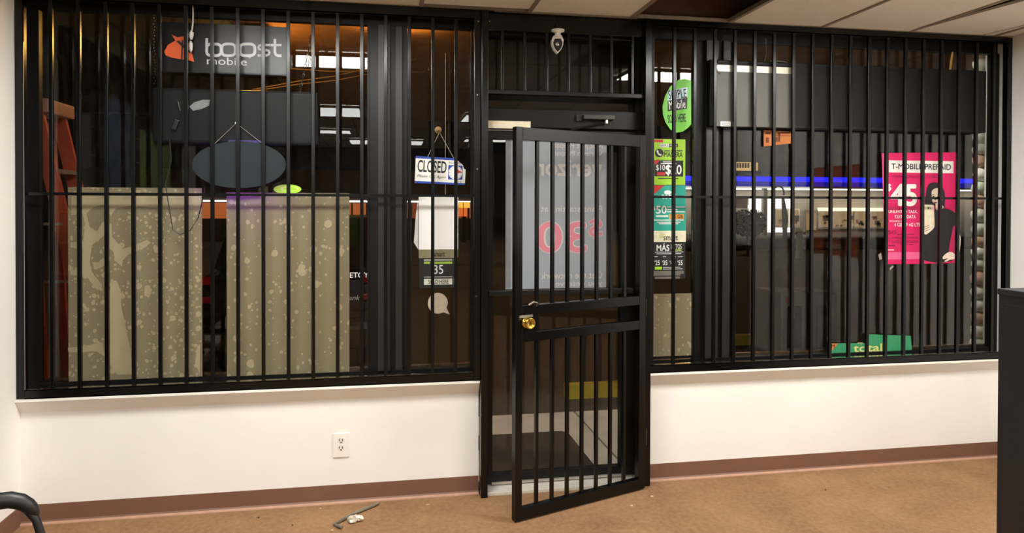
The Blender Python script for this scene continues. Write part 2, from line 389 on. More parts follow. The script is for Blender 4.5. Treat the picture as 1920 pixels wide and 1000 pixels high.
bx('threshold', mat('aluminium_threshold', (214, 208, 196), .4, metal=.25), d1, .53, 1.50, -.03, .15, 0, .022, bev=.004)
pb = MB().box(.575, 1.44, .035, .058, 1.118, 1.15, bev=.004).box(.58, .61, .055, .078, 1.12, 1.148).box(1.40, 1.43, .055, .078, 1.12, 1.148).build('push_bar', mat('push_bar_metal', (60, 58, 56), .3, metal=.8), d1)
cl = pbox('door_closer', mat('closer_grey_metal', (70, 68, 64), .4, metal=.6), d1, (1095, 215, 1153, 224), .0, .044, bev=.004)
MB().tube([B(1138, 229, .02), B(1098, 238, .03), B(1070, 243, .05)], .006).build('closer_arm', BLACKP, cl)
MB().lathe([(.013, -.012), (.013, .012)], B(1137, 228, .02)).build('arm_pivot', CHROME, cl)
pbox('closer_bracket', BLACKP, cl, (1081, 215, 1091, 227), .03, .014)
bx('weather_strip', mat('bright_weather_strip', (168, 160, 150), .4, metal=.4), d1, .568, .84, .068, .074, 2.066, 2.072)
ws = pbox('door_notice_strip', mat('ivory_paper', (226, 216, 190), .6), None, (915, 227, 995, 241), .037, .006)
tag(ws, 'ivory paper strip stuck on the dark header above the glass door', 'paper strip')
bx('weather_strip_bottom', mat('bright_weather_strip', (168, 160, 150)), d1, .6, 1.4, .06, .074, .028, .04)

# ------------------------------------------------------------------ security grilles
def bar_set(t, xs, z0, z1, w_=.019, y0=-.0095):
    first = None
    for x in xs:
        if first is None:
            first = bx('bar', BAR, t, x-w_/2, x+w_/2, y0, y0+w_, z0, z1, bev=.002); fx = x
        else:
            o = first.copy(); COL.objects.link(o); o.location = first.location + Vector((x-fx, 0, 0))
gl = thing('window_grille', 'long black steel security grille over the left window', 'security grille', (-.65, 0, .655))
bar_set(gl, [-1.669+.1283*i for i in range(17)], .69, 2.68)
MB().box(XL+.002, XL+.042, -.012, -.008, .655, 2.725).box(XL+.038, XL+.042, -.012, .02, .655, 2.725).build('frame_angle', BAR, gl)
MB().box(XL+.04, .50, -.013, -.008, .652, .698).box(XL+.04, .50, -.013, .022, .652, .657).box(XL+.04, .50, -.013, .022, .694, .698).build('bottom_frame', BAR, gl)
MB().box(XL+.04, .484, -.013, -.008, 2.675, 2.728).box(XL+.04, .484, -.013, .03, 2.675, 2.68).build('top_frame', BAR, gl)
bx('edge_highlight', CHROME, gl, XL+.0405, XL+.0425, -.0128, -.011, .70, 2.45)  # bright strip paints the light line on the frame's inner edge
bx('edge_highlight', CHROME, gl, XL+.05, .48, -.012, .022, .698, .6988)  # bright strip paints the highlight along the bottom frame's top
bx('cross_bar', BAR, gl, XL+.04, .51, .0095, .0145, 1.682, 1.697)
MB().box(.484, .522, -.02, .02, .652, 2.72, bev=.003).build('end_post', BAR, gl)
gr = thing('window_grille', 'long black steel security grille over the right window', 'security grille', (2.75, 0, .655))
bar_set(gr, [1.673+.1282*i for i in range(18)], .69, 2.70)
MB().box(XR-.044, XR-.004, -.012, -.007, .655, 2.725).box(XR-.044, XR-.040, -.012, .02, .655, 2.725).build('frame_angle', BAR, gr)
MB().box(1.53, XR-.04, -.013, -.008, .652, .698).box(1.53, XR-.04, -.013, .022, .652, .657).box(1.53, XR-.04, -.013, .022, .694, .698).build('bottom_frame', BAR, gr)
MB().box(1.52, XR-.04, -.013, -.008, 2.69, 2.728).box(1.52, XR-.04, -.013, .03, 2.69, 2.695).build('top_frame', BAR, gr)
bx('edge_highlight', CHROME, gr, 1.56, XR-.05, -.012, .022, .698, .6988)  # painted highlight on the right grille's bottom frame
bx('cross_bar', BAR, gr, 1.53, XR-.004, .0095, .0145, 1.682, 1.697)
gf = thing('gate_frame', 'black steel gate frame with barred transom around the doorway', 'gate frame', (1.02, 0, 0))
bx('post', BAR, gf, .522, .560, -.05, .03, 0, 2.72, bev=.003); bx('post', BAR, gf, 1.478, 1.518, -.045, .03, 0, 2.72, bev=.003)
bx('top_rail', BAR, gf, .56, 1.478, -.013, .03, 2.62, 2.715, bev=.003)
bx('transom_rail', BAR, gf, .56, 1.478, -.015, .025, 2.262, 2.288, bev=.003)
bar_set(gf, [.645+.128*i for i in range(7)], 2.285, 2.625, .016)
for px, py in ((897, 40), (918, 40), (895, 178), (895, 317), (893, 556)): MB().lathe([(.004, 0), (.006, .003)], B(px, py, -.023), 'Y', 8).build('bolt', CHROME, gf)

# gate leaf, swung into the room on its right-hand hinges
P0 = Vector((1.462, -.070, 0)); P1 = Vector((.648, -.372, 0)); gw = (P1-P0).length; gu = (P1-P0).normalized(); gn = Vector((gu.y, -gu.x, 0))
GM = Matrix((( gu.x, gn.x, 0, P0.x), (gu.y, gn.y, 0, P0.y), (0, 0, 1, 0), (0, 0, 0, 1)))
gt = thing('security_gate', 'black barred steel gate standing ajar in front of the glass door', 'gate', (P0.x, P0.y, 0))
def gbox(name, u0, u1, z0, z1, t=.019, m=BAR, parent=None, y=0., bev=.002): return MB().box(u0, u1, y-t, y+t, z0, z1, bev=bev).xf(GM).build(name, m, parent or gt)
gbox('free_stile', gw-.040, gw, .008, 2.04); gbox('hinge_stile', 0, .045, .008, 2.04)
gbox('top_rail', .045, gw-.040, 1.972, 2.038); gbox('bottom_rail', .045, gw-.040, .009, .068)
zu1, zu0 = B(975, 573, -.36).z, B(975, 589, -.36).z; zl1, zl0 = B(997, 622, -.345).z, B(997, 638, -.345).z
gbox('lock_rail', .045, gw-.040, zu0-.006, zu1, .0185); gbox('lock_rail', .045, gw-.040, zl0-.006, zl1, .0185)
for k in range(7):
    u = .045 + (gw-.085)*(k+1)/8
    for z0, z1 in ((zu1, 1.972), (.068, zl0-.006)): gbox('bar', u-.009, u+.009, z0, z1, .009, bev=.0015)
u6 = .045+(gw-.085)*7/8
gbox('bar', u6-.009, u6+.009, zl1, zu0-.006, .009)
lk = gbox('lock_box', gw-.128, gw-.040, zl0, zu1, .0184)
kc = B(985, 606, -.50)
brass = mat('brass_knob', (205, 170, 80), .22, metal=1.)
nrm = -gn if gn.y > 0 else gn
def glathe(prof, uz, m, name, parent, n=20):
    t = MB(); t.lathe(prof, (0, 0, 0), 'Y', n); t.xf(GM @ Matrix.Translation((uz[0], 0, uz[1]))); return t.build(name, m, parent, smooth=True)
sg = 1 if gn.y < 0 else -1
glathe([(.030, .018*sg), (.028, .023*sg), (.014, .025*sg), (.013, .034*sg), (.025, .040*sg), (.030, .052*sg), (.028, .060*sg), (.024, .061*sg), (.021, .057*sg), (.004, .058*sg)], (gw-.066, B(985, 606, -.38).z), brass, 'door_knob', lk)
MB().box(gw-.10, gw-.02, .018*sg, .024*sg, B(985, 596, -.38).z, B(985, 592, -.38).z).xf(GM).build('latch_guard', mat('galvanised_steel', (170, 166, 158), .35, metal=.8), lk)
hz = B(992, 568, -.35).z
MB().tube([GM @ Vector((gw-.125, .015*sg, hz-.018)), GM @ Vector((gw-.12, .035*sg, hz)), GM @ Vector((gw-.095, .04*sg, hz+.008)), GM @ Vector((gw-.075, .025*sg, hz-.008))], .006).build('thumb_lever', CHROME, lk)
for z in (.3, 1.05, 1.85): MB().tube([P0+Vector((.012, .006, z-.05)), P0+Vector((.012, .006, z+.05))], .013, 10).build('hinge', BAR, gt)

# ------------------------------------------------------------------ left window signs
YS = .062
t = thing('phone_shop_sign', 'black sign with an orange fox-like emblem and silver letters, top left', 'shop sign', B(420, 138, .075))
pbox('sign_panel', mat('sign_black_gloss', (18, 19, 21), .3, var=.1, scale=4, spec=.3), t, (304, 46, 543, 139), .066, .026, bev=.003)
pbox('panel_sheen', mat('panel_sheen_grey', (44, 46, 48), .35, var=.3, scale=5), t, (398, 48, 541, 137), .0645, .003)  # grey patch paints room light reflected on the black panel
SIL = mat('silver_print', (214, 216, 218), .5, var=.02); ORG = mat('orange_print', (226, 92, 36), .5, var=.04)
def Rr(x0, y0, x1, y1): return (x0, y0, x1, y1)
def stroke(pts, wd, name='letter', closed=False, Y=.0625):       # flat printed stroke of constant width
    n = len(pts); L, Rr_ = [], []
    for k in range(n):
        p0 = pts[k-1] if (k or closed) else pts[k]; p1 = pts[(k+1) % n] if (k < n-1 or closed) else pts[k]
        dx_, dy_ = p1[0]-p0[0], p1[1]-p0[1]; ll = math.hypot(dx_, dy_) or 1; nx, ny = -dy_/ll*wd/2, dx_/ll*wd/2
        L.append((pts[k][0]+nx, pts[k][1]+ny)); Rr_.append((pts[k][0]-nx, pts[k][1]-ny))
    Y -= .00012*len(t.children)
    m_ = MB(); a_ = [m_.bm.verts.new(B(*q_, Y)) for q_ in L]; b_ = [m_.bm.verts.new(B(*q_, Y)) for q_ in Rr_]
    for k in range(n if closed else n-1): m_.bm.faces.new((a_[k], a_[(k+1) % n], b_[(k+1) % n], b_[k]))
    return m_.build(name, SIL, t)
def sup(cx, cy, rx_, ry_, n=32, e=.62): return [(cx+rx_*math.copysign(abs(math.cos(a))**e, math.cos(a)), cy+ry_*math.copysign(abs(math.sin(a))**e, math.sin(a))) for a in [2*math.pi*k/n for k in range(n)]]
stroke([(387.6, 71.5), (387.6, 95)], 5.2); stroke(sup(401, 93.5, 13.6, 11), 5.2, closed=True); stroke(sup(428.6, 93.5, 12.6, 11), 5.0, closed=True); stroke(sup(464, 93.5, 14, 11), 5.2, closed=True)
stroke([(506, 84.5), (490, 84.5), (486, 86), (484.8, 89), (486, 92), (490, 93.2), (500, 94), (504, 95.5), (505, 98.5), (504, 102), (500, 104), (483, 104.4)], 4.8)
stroke([(515.5, 73), (515.5, 98), (517, 102.5), (521, 104.4), (528, 104.6)], 5.2); stroke([(507, 84.6), (528, 84.6)], 4.8)
text('mobile', (388, 108, 463, 122), .0625, SIL, t, bold=.004); text('TM', (465, 107, 470, 110), .0625, SIL, t)
em = ppoly('emblem', ORG, t, [(308, 97), (315, 84), (329, 76), (322, 65), (333, 70), (345, 68), (352, 78), (361, 92), (360, 100), (364, 116), (354, 113), (338, 111), (322, 108), (311, 104)], .0625)
ppoly('emblem_stripe', BLACK, em, [(330, 77), (336, 76), (362, 101), (353, 98)], .061)
ppoly('emblem_stripe', BLACK, em, [(341, 75), (344, 75), (342, 111), (339, 111)], .061)
# cord hanging in front of the emblem
c = thing('hanging_cord', 'frayed white cord dangling from the ceiling before the orange emblem', 'cord', B(360, 10, .035))
MB().tube([B(361, 3, .036), B(362, 22, .036), B(362, 40, .036), B(360, 58, .038)], .004, 6).build('cord', PAPER, c)
MB().blob(B(359, 66, .038), (.011, .007, .026), 3, 2, .2).blob(B(358, 88, .038), (.009, .006, .03), 5, 2, .25).build('frayed_end', PAPER, c, smooth=True)

t = thing('led_sign_box', 'wide black sign box with rounded corners hanging below the emblem sign', 'sign box', B(440, 272, .075))
LB = mat('sign_box_black', (18, 19, 21), .38, var=.15, scale=3, spec=.15)
X0, X1, Z0, Z1 = rect(285, 168, 596, 271, .035)
fr = MB().box(X0, X1, .035, .095, Z0, Z1, bev=.012).build('housing', LB, t)
X0, X1, Z0, Z1 = rect(293, 175, 588, 265, .032)
MB().box(X0, X1, .0335, .04, Z0, Z1, bev=.002).build('back_plate', GREYBK, t)
ppoly('tape_patch', mat('grey_tape', (112, 114, 114), .5), t, [(355, 200), (364, 192), (380, 187), (394, 187), (392, 198), (379, 204), (362, 208)], .0325)
for q in ((438, 176), (442, 176)): pass
bx('seam', BLACKP, t, B(442, 220, .03).x-.002, B(442, 220, .03).x+.002, .0328, .034, B(442, 264, .03).z, B(442, 177, .03).z)
LEDP = emit('violet_led', (.30, .05, 1.0), 70); LEDD = emit('violet_led_glow', (.16, .03, .8), .1)
pbox('violet_led_strip', LEDD, t, (428, 263, 492, 268), .0318, .002)
# chain on the right, cable with plug on the left
ch = thing('sign_chain', 'dark link chain holding up the wide black sign box', 'chain', B(575, 60, .06))
n = 13
for k in range(n):
    a = Vector(B(585, 60, .06)).lerp(B(563, 170, .06), k/(n-1)); ax = (Vector((1, 0, 0)) if k % 2 else Vector((0, 1, 0)))
    dn = (B(563, 170, .06)-B(585, 60, .06)).normalized()
    MB().tube([a + dn*.013*math.cos(q)+ax*.006*math.sin(q) for q in [2*math.pi*j/8 for j in range(8)]], .0022, 5, closed=True).build('chain_link', BLACKP, ch)
pc = thing('power_cord', 'black power cord with plug dangling in front of the wide sign box', 'cord', B(330, 240, .03))
MB().tube([B(333, 190, .022), B(338, 208, .022), B(333, 228, .022)], .003, 6).tube([B(326, 243, .02), B(318, 262, .02), B(321, 300, .03), B(310, 345, .035), B(318, 395, .036), B(324, 430, .038), B(338, 440, .038), B(357, 432, .038), B(372, 408, .038), B(381, 370, .038), B(384, 350, .038)], .0028, 6).build('cable', BLACKP, pc)
MB().box(-.012, .012, -.008, .008, -.028, .028, bev=.004).xf(Matrix.Translation(B(329, 234, .02)) @ Matrix.Rotation(.35, 4, 'Y')).build('plug', BLACKP, pc)
hc = thing('bead_chain', 'thin speckled silver bead chain hanging left of the emblem sign', 'chain', B(292, 80, .06))
for k in range(24): MB().blob(B(290+random.uniform(-2, 2), 28+k*5.6, .06), (.003, .003, .003), k, 1, 0).build('bead', CHROME, hc)

t = thing('oval_sign', 'dark oval sign seen from behind, hung on two strings over the window', 'hanging sign', B(448, 352, .06))
MB().prism([B(x, y, .012) for x, y in ellipse(448, 309, 88, 44, 48)], (0, .018, 0)).build('oval_plate', mat('oval_slate', (36, 42, 45), .5, var=.06, scale=3, spec=.15), t)
MB().tube([B(402, 270, .02), B(443, 231, .022), B(490, 268, .02)], .0016, 5).build('string', mat('string_tan', (150, 138, 118), .7), t)
MB().tube([B(x, y, .038) for x, y in ellipse(448, 309, 72, 36, 20, 30, 155)], .005, 6).build('violet_led_tube', LEDP, t)
MB().lathe([(.007, -.004), (.005, .006)], B(443, 231, .022), 'Y', 10).build('hook', CHROME, t)

# paper boards on the lower half of the window
def board(name, label, r, m, Y=.095):
    X0, X1, Z0, Z1 = rect(*r, Y)
    o = MB().box(X0, X1, Y, Y+.004, Z0, Z1).build(name, m); return tag(o, label, 'board')
ba = thing('paper_board', 'tall brown board with large pale glue streaks, left of the two', 'board', B(253, 711, .095))
X0, X1, Z0, Z1 = rect(128, 352, 379, 711, .095)
MB().box(X0, X1, .095, .099, Z0, Z1).build('sheet', BOARD_A, ba)
GLU = mat('dried_glue', (153, 141, 110), .7, var=.06, scale=9)
for pl in ([(335, 68), (945, 68), (945, 132), (870, 125), (760, 128), (620, 115), (545, 125), (520, 160), (525, 260), (575, 318), (640, 296), (690, 275), (706, 288), (680, 310), (600, 345), (575, 372), (572, 402), (540, 372), (532, 330), (505, 310), (495, 250), (430, 300), (420, 380), (432, 430), (478, 485), (474, 512), (450, 503), (400, 440), (330, 440), (330, 420), (385, 408), (388, 320), (330, 310), (330, 288), (390, 280), (400, 200), (385, 150), (335, 160)],
           [(520, 470), (545, 465), (565, 510), (568, 590), (585, 660), (600, 740), (612, 790), (618, 905), (552, 908), (520, 870), (508, 850), (505, 700), (510, 560)],
           [(318, 782), (400, 772), (480, 755), (492, 822), (455, 800), (430, 796), (380, 805), (320, 800)],
           [(680, 490), (700, 488), (713, 510), (698, 548), (676, 535)], [(440, 400), (480, 362), (512, 365), (490, 395), (455, 412)], [(925, 770), (938, 765), (935, 905), (915, 850)]):
    ppoly('glue_smear', GLU, ba, [(x/2.5, 340+y/2.5) for x, y in pl], .0942, .0006)
ppoly('dark_speck', mat('board_gap_paper', (119, 108, 82), .75), ba, [(x/2.5, 340+y/2.5) for x, y in [(405, 150), (440, 120), (485, 110), (500, 130), (520, 165), (522, 200), (480, 190), (455, 235), (420, 215)]], .0936, .0005)
board('paper_board', 'tall brown board with small pale glue spots and violet tint on top', (425, 362, 655, 703), BOARD_B)
board('paper_board', 'short brown spotted board at the foot of the narrow right pane', (1222, 551, 1296, 668), BOARD_B)
LIME = mat('lime_print', (168, 232, 44), .5, var=.04)
t = thing('lime_oval_sticker', 'small bright lime oval sticker above the spotted board', 'sticker', B(538, 363, .09))
ppoly('sticker_face', LIME, t, ellipse(539, 355, 26, 9), .108, .001); ppoly('sticker_ring', mat('pale_lime_print', (214, 240, 120), .5), t, ellipse(543, 354, 17, 5), .107, .0008)
ppoly('sticker_centre', LIME, t, ellipse(544, 354, 13, 3.4), .1062, .0006)
t = thing('vinyl_lettering', 'white vinyl letters on the glass between board and mullion', 'window lettering', B(675, 560, .108))
text('ETOY', (656, 511, 691, 521), .1085, SIL, t, bold=.01); text('ank', (654, 554, 675, 563), .1085, mat('faint_grey_print', (120, 118, 112), .6), t, shear=.3)

# ------------------------------------------------------------------ narrow left pane
BLUE = mat('blue_print', (30, 66, 168), .5, var=.03); RED = mat('red_print', (205, 40, 34), .5, var=.03); CREAM = mat('cream_card', (236, 234, 226), .55, var=.02)
t = thing('closed_sign', 'white and blue CLOSED card with clock, hung from a suction cup', 'closed sign', B(824, 346, .09))
Yc = .085
q = lambda x, y: (760+x/7.143, 220+y/7.143)
ppoly('card', CREAM, t, [q(140, 520), q(655, 552), q(700, 580), q(770, 640), q(785, 690), q(808, 700), q(795, 905), q(125, 878)], Yc, .003)
ppoly('blue_band', BLUE, t, [q(140, 518), q(655, 550), q(655, 578), q(138, 548)], Yc-.001, .0006)
ppoly('blue_band', BLUE, t, [q(127, 852), q(797, 885), q(796, 908), q(125, 880)], Yc-.001, .0006)
text('CLOSED', (*q(165, 580), *q(552, 742)), Yc-.001, BLACK, t, bold=.018, rot=-.045)
text('Please Call Again', (*q(158, 775), *q(540, 822)), Yc-.001, BLACK, t, shear=.35, rot=-.045)
text('WILL RETURN', (*q(580, 600), *q(740, 625)), Yc-.001, BLACK, t, rot=-.03)
ck = ppoly('clock_square', BLUE, t, [q(578, 640), q(768, 650), q(766, 838), q(572, 832)], Yc-.001, .0006)
ppoly('clock_face', WHITE, ck, [q(x, y) for x, y in ellipse(672, 742, 92, 92, 28)], Yc-.002, .0006)
ppoly('clock_hand', RED, ck, [q(688, 728), q(700, 690), q(712, 712), q(772, 738), q(712, 750), q(690, 752)], Yc-.003, .0006)
for k in range(12):
    a = k*math.pi/6; ppoly('hour_mark', BLACK, ck, [q(x, y) for x, y in ellipse(672+78*math.cos(a), 742+78*math.sin(a), 5, 5, 6)], Yc-.003, .0004)
text('A.M.  P.M.', (*q(690, 858), *q(760, 880)), Yc-.001, BLACK, t)
MB().tube([B(802, 294, Yc-.002), B(823, 250, Yc-.004)], .0012, 5).tube([B(851, 297, Yc-.002), B(825, 250, Yc-.004)], .0012, 5).build('string', mat('string_pale', (190, 180, 160), .7), t)
MB().lathe([(.021, .026), (.019, .018), (.009, .010), (.008, -.004), (.005, -.010)], B(822, 243, .085), 'Y', 18).build('suction_cup', mat('amber_rubber', (188, 150, 104), .2, coat=.5), t, smooth=True)
tag(bx('pull_string', mat('string_pale', (190, 180, 160)), None, B(835, 300, .1).x-.001, B(835, 300, .1).x+.001, .096, .098, B(835, 372, .1).z, B(835, 100, .1).z), 'thin pale vertical string crossing the narrow pane behind CLOSED card', 'string')
nt_ = thing('paper_notice', 'blank white paper sheets taped to the pane below the CLOSED card', 'paper', B(822, 470, .1))
pbox('sheet', PAPER, nt_, (785, 368, 859, 468), .094, .002)
ppoly('loose_sheet', mat('dim_paper', (196, 194, 190), .7), nt_, [(784, 372), (784, 468), (776, 455), (780, 400)], .099, .001)
t = thing('price_card', 'black prepaid card with 35 dollar price, under the blank sheet', 'poster', B(824, 541, .1))
KH = mat('khaki_print', (120, 114, 86), .6); BKC = mat('black_card', (20, 20, 19), .5)
pbox('brand_strip', KH, t, (785, 467, 859, 484), .0965, .0015); text('smart', (813, 473, 834, 481), .0955, BLACK, t, bold=.01)
pbox('card', BKC, t, (786, 485, 857, 540), .0965, .002); LIMD = mat('dull_lime_print', (150, 180, 60), .6)
for r_ in ((795, 486, 848, 489.5),): pbox('small_print', mat('grey_print', (140, 140, 134), .6), t, r_, .0955, .0005)
pbox('lime_label', LIMD, t, (795, 491, 806, 495), .0955, .0005); pbox('lime_label', LIMD, t, (812, 491, 848, 495), .0955, .0005)
text('$', (809, 497, 812, 504), .0955, WHITE, t); text('35', (813, 497, 831, 514), .0955, SIL, t, bold=.005)
pbox('small_print', mat('grey_print', (140, 140, 134)), t, (795, 518.5, 848, 520.5), .0955, .0005)
pbox('sold_label', mat('pale_print', (206, 204, 190), .6), t, (795, 523, 848, 534), .0955, .0005); text('SOLD HERE', (803, 524.5, 841, 532.5), .0948, BLACK, t, bold=.012)
dc = ppoly('speech_bubble_decal', mat('frosted_decal', (176, 162, 140), .6), None, [*ellipse(821, 569, 19, 19.5, 28, 70, 372), (837, 577), (843, 590), (832, 586)], .108, .0012)
tag(dc, 'plain frosted speech-bubble decal low on the narrow left pane', 'decal')

# ------------------------------------------------------------------ door poster (printed outwards, seen from behind)
t = thing('door_poster', 'grey poster on the glass door with mirrored lettering and pink 30 dollars', 'poster', B(1043, 541, .095))
PB = mat('poster_back_grey', (146, 152, 158), .4, var=.05, scale=3); PT = mat('poster_pale_print', (196, 190, 184), .5, var=.02); PK = mat('poster_pink_print', (206, 122, 136), .5, var=.03)
Yp = .099
pbox('sheet', PB, t, (948, 262, 1137, 541), Yp, .002)
pbox('sheet_edge', mat('poster_edge', (120, 122, 124), .4), t, (948, 262, 958, 541), Yp-.0006, .0005)
for s_, r_ in (('Not just Prepaid', (1033, 268, 1130, 281)), ('Verizon Prepaid', (1033, 283, 1130, 295))): text(s_, r_, Yp-.001, PT, t, mirror=True, bold=.006)
text('verizon', (1002, 299, 1129, 331), Yp-.001, PT, t, mirror=True, bold=.022)
text('Plans starting at', (1014, 386, 1129, 401), Yp-.001, PT, t, mirror=True, bold=.006)
for m_, o_, b_ in ((PT, .001, .04), (PK, .002, .012)):
    text('30', (1007-(m_ is PT)*1.5, 416-(m_ is PT)*1.5, 1100+(m_ is PT)*1.5, 474+(m_ is PT)*1.5), Yp-o_, m_, t, mirror=True, bold=b_)
    text('$', (1104-(m_ is PT), 410-(m_ is PT), 1129+(m_ is PT), 449+(m_ is PT)), Yp-o_, m_, t, mirror=True, bold=b_)
text('Get the network', (1014, 510, 1129, 523), Yp-.001, PT, t, mirror=True, bold=.006)
text('you deserve.', (1038, 526, 1129, 540), Yp-.001, PT, t, mirror=True, bold=.006)

# security camera above the transom
t = thing('bulb_camera', 'small white teardrop camera mounted above the doorway', 'camera', B(1046, 98, -.04))
WP = mat('white_camera_plastic', (226, 222, 212), .4)
cx = B(1046, 60, -.055); k_ = (B(1047, 60, -.055)-cx).length
MB().lathe([(12*k_, 0), (12*k_, -3*k_), (6*k_, -5*k_), (5*k_, -9*k_), (9*k_, -14*k_)], cx+Vector((0, 0, 4*k_)), 'Z', 20).build('base', WP, t, smooth=True)
hd = MB().prism([B(1046+x*1.0, 78+y, -.06) for x, y in [(-7, -12), (7, -12), (11, -3), (10, 6), (6, 15), (0, 22), (-6, 15), (-10, 6), (-11, -3)]], (0, .035, 0)).build('head', WP, t)
ppoly('dark_face', BLACKP, hd, [(1046+x*.82, 80+y*.86) for x, y in [(-7, -9), (7, -9), (10.5, -1), (9.5, 6), (6, 14), (0, 20), (-6, 14), (-9.5, 6), (-10.5, -1)]], -.0625, .003)
MB().lathe([(.012, 0), (.011, -.004), (.005, -.006)], B(1045, 83, -.0625), 'Y', 16).build('lens', CHROME, hd, smooth=True)
MB().tube([B(1044, 55, -.04), B(1044, 45, -.035), B(1048, 34, -.02)], .0025, 5).build('wire', BLACKP, t)

# ------------------------------------------------------------------ narrow right pane posters
YR = .100
t = thing('green_sold_here_sign', 'round lime green sign with black and white brand boxes, SOLD HERE', 'sign', B(1272, 250, .1))
GRN = mat('green_print', (112, 206, 42), .45, var=.03)
ppoly('disc', GRN, t, [(1296, 151), (1284, 148), (1272, 150), (1257, 162), (1247, 180), (1242, 200), (1243, 215), (1248, 230), (1257, 243), (1268, 249), (1280, 247), (1290, 240), (1296, 233)], YR, .003)
ppoly('pale_box', mat('pale_blue_print', (206, 232, 240), .5), t, [(1252, 171), (1289, 163), (1289, 183), (1252, 189)], YR-.001, .0006)
ppoly('black_box', BLACK, t, [(1252, 189), (1289, 183), (1288, 204), (1252, 209)], YR-.001, .0006)
text('SIMPLE', (1253, 168, 1287, 185), YR-.002, BLACK, t, bold=.006, rot=.12); text('Mobile', (1254, 188, 1285, 204), YR-.002, WHITE, t, bold=.006, rot=.12)
text('SOLD HERE', (1252, 214, 1286, 230), YR-.001, BLACK, t, bold=.01, rot=.1); text('www', (1266, 238, 1279, 240), YR-.001, BLACK, t) if False else None
YL = .1
t = thing('lime_poster', 'lime green poster with handset icon, MANERA and 10 and 20 dollar prices', 'poster', B(1254, 347, .1))
pbox('sheet', mat('lime_poster_paper', (160, 212, 36), .5, var=.03), t, (1222, 261, 1285, 347), YL, .002)
pbox('red_tag', RED, t, (1222, 262, 1243, 267), YL-.001, .0005)
pbox('pale_box', WHITE, t, (1237, 270, 1254, 276), YL-.001, .0005); text('SIMPLE', (1238, 271, 1253, 275), YL-.0018, BLACK, t)
pbox('black_box', BLACK, t, (1254, 270, 1271, 276), YL-.001, .0005); text('Mobile', (1256, 271, 1269, 275), YL-.0018, WHITE, t)
ic = ppoly('phone_icon', BLACK, t, ellipse(1236, 287, 8, 8, 20), YL-.001, .0005)
ppoly('handset', WHITE, ic, [(1231, 283), (1233, 281), (1235, 284), (1234.5, 286), (1237, 289), (1239, 288.5), (1241, 290.5), (1239, 292.5), (1235, 291), (1232, 287)], YL-.0018, .0005)
for a0, a1 in ((1246, 1256), (1258, 1268), (1269, 1280)): pbox('small_print', BLACK, t, (a0, 282, a1, 284), YL-.001, .0004)
text('MANERA', (1245, 285, 1280, 295), YL-.001, BLACK, t, bold=.014)
bb_ = pbox('price_box', BLACK, t, (1227, 301, 1281, 331), YL-.001, .0005)
for a0, a1, y_ in ((1243, 1262, 303), (1239, 1268, 306)): pbox('small_print', WHITE, t, (a0, y_, a1, y_+1.6), YL-.0018, .0004)
text('$10', (1230, 309, 1247, 321), YL-.0018, WHITE, t, bold=.012); text('$20', (1248, 309, 1278, 330), YL-.0018, WHITE, t, bold=.02)
pbox('red_label', RED, t, (1232, 323, 1247, 329), YL-.0018, .0004); ppoly('red_burst', RED, t, [(1226, 305), (1229, 300), (1236, 299), (1235, 304), (1229, 309)], YL-.0022, .0004)
pbox('small_print', BLACK, t, (1234, 334, 1272, 335.6), YL-.001, .0004)
t = thing('teal_poster', 'teal poster with 50 dollar price, red corner and orange GB label', 'poster', B(1254, 433, .1))
pbox('sheet', mat('teal_poster_paper', (22, 162, 142), .5, var=.03), t, (1222, 348, 1286, 433), YL, .002)
ppoly('red_corner', RED, t, [(1222, 348), (1246, 348), (1222, 368)], YL-.001, .0005)
ppoly('crest', WHITE, t, ellipse(1252, 361, 7, 4, 14), YL-.001, .0005)
text('total', (1240, 362, 1267, 373), YL-.001, WHITE, t, bold=.02)
text('$', (1225, 387, 1229, 395), YL-.001, WHITE, t, bold=.01); text('50', (1230, 386, 1250, 401), YL-.001, WHITE, t, bold=.018)
for a0, a1, y_ in ((1251, 1284, 387.5), (1251, 1270, 392.5), (1251, 1284, 396.5), (1226, 1282, 412), (1232, 1276, 416), (1236, 1272, 419)): pbox('small_print', WHITE, t, (a0, y_, a1, y_+1.7), YL-.001, .0004)
pbox('orange_label', mat('amber_print', (226, 150, 46), .5), t, (1255, 401.5, 1282, 411), YL-.001, .0005); text('5 GB', (1264, 403, 1280, 409.5), YL-.0018, BLACK, t, bold=.012)
pbox('small_print', WHITE, t, (1230, 404, 1253, 407), YL-.001, .0004)
t = thing('smart_poster', 'cream and black poster reading MÁS DATOS with a row of prices', 'poster', B(1254, 523, .1))
pbox('sheet', BKC, t, (1222, 433, 1285, 523), YL+.0002, .002); pbox('cream_strip', mat('cream_print', (236, 230, 200), .5), t, (1222, 433, 1286, 454), YL-.001, .001)
text('GO', (1237, 438, 1247, 447), YL-.002, mat('lime_letter', (178, 206, 50), .5), t, bold=.01); text('smart', (1244, 442, 1271, 451), YL-.002, BLACK, t, bold=.008)
text('MÁS', (1231, 456, 1255, 471), YL-.001, WHITE, t, bold=.02); text('DATOS', (1258, 458, 1278, 467), YL-.001, WHITE, t, bold=.006)
pbox('lime_label', LIMD, t, (1262, 467.5, 1278, 471), YL-.001, .0005)
for a0, a1, y_ in ((1228, 1281, 472.3), (1231, 1277, 475.5), (1227, 1233, 481), (1243, 1249, 481), (1261, 1267, 481), (1271, 1280, 481), (1243, 1276, 501), (1243, 1280, 504)): pbox('small_print', SIL, t, (a0, y_, a1, y_+1.2), YL-.001, .0004)
for i, s_ in enumerate(('25', '35', '45', '55')):
    x0 = 1227+i*14.3; text('$', (x0, 489, x0+1.6, 492), YL-.001, WHITE, t); text(s_, (x0+1.8, 488.5, x0+10, 497.5), YL-.001, WHITE, t, bold=.01)
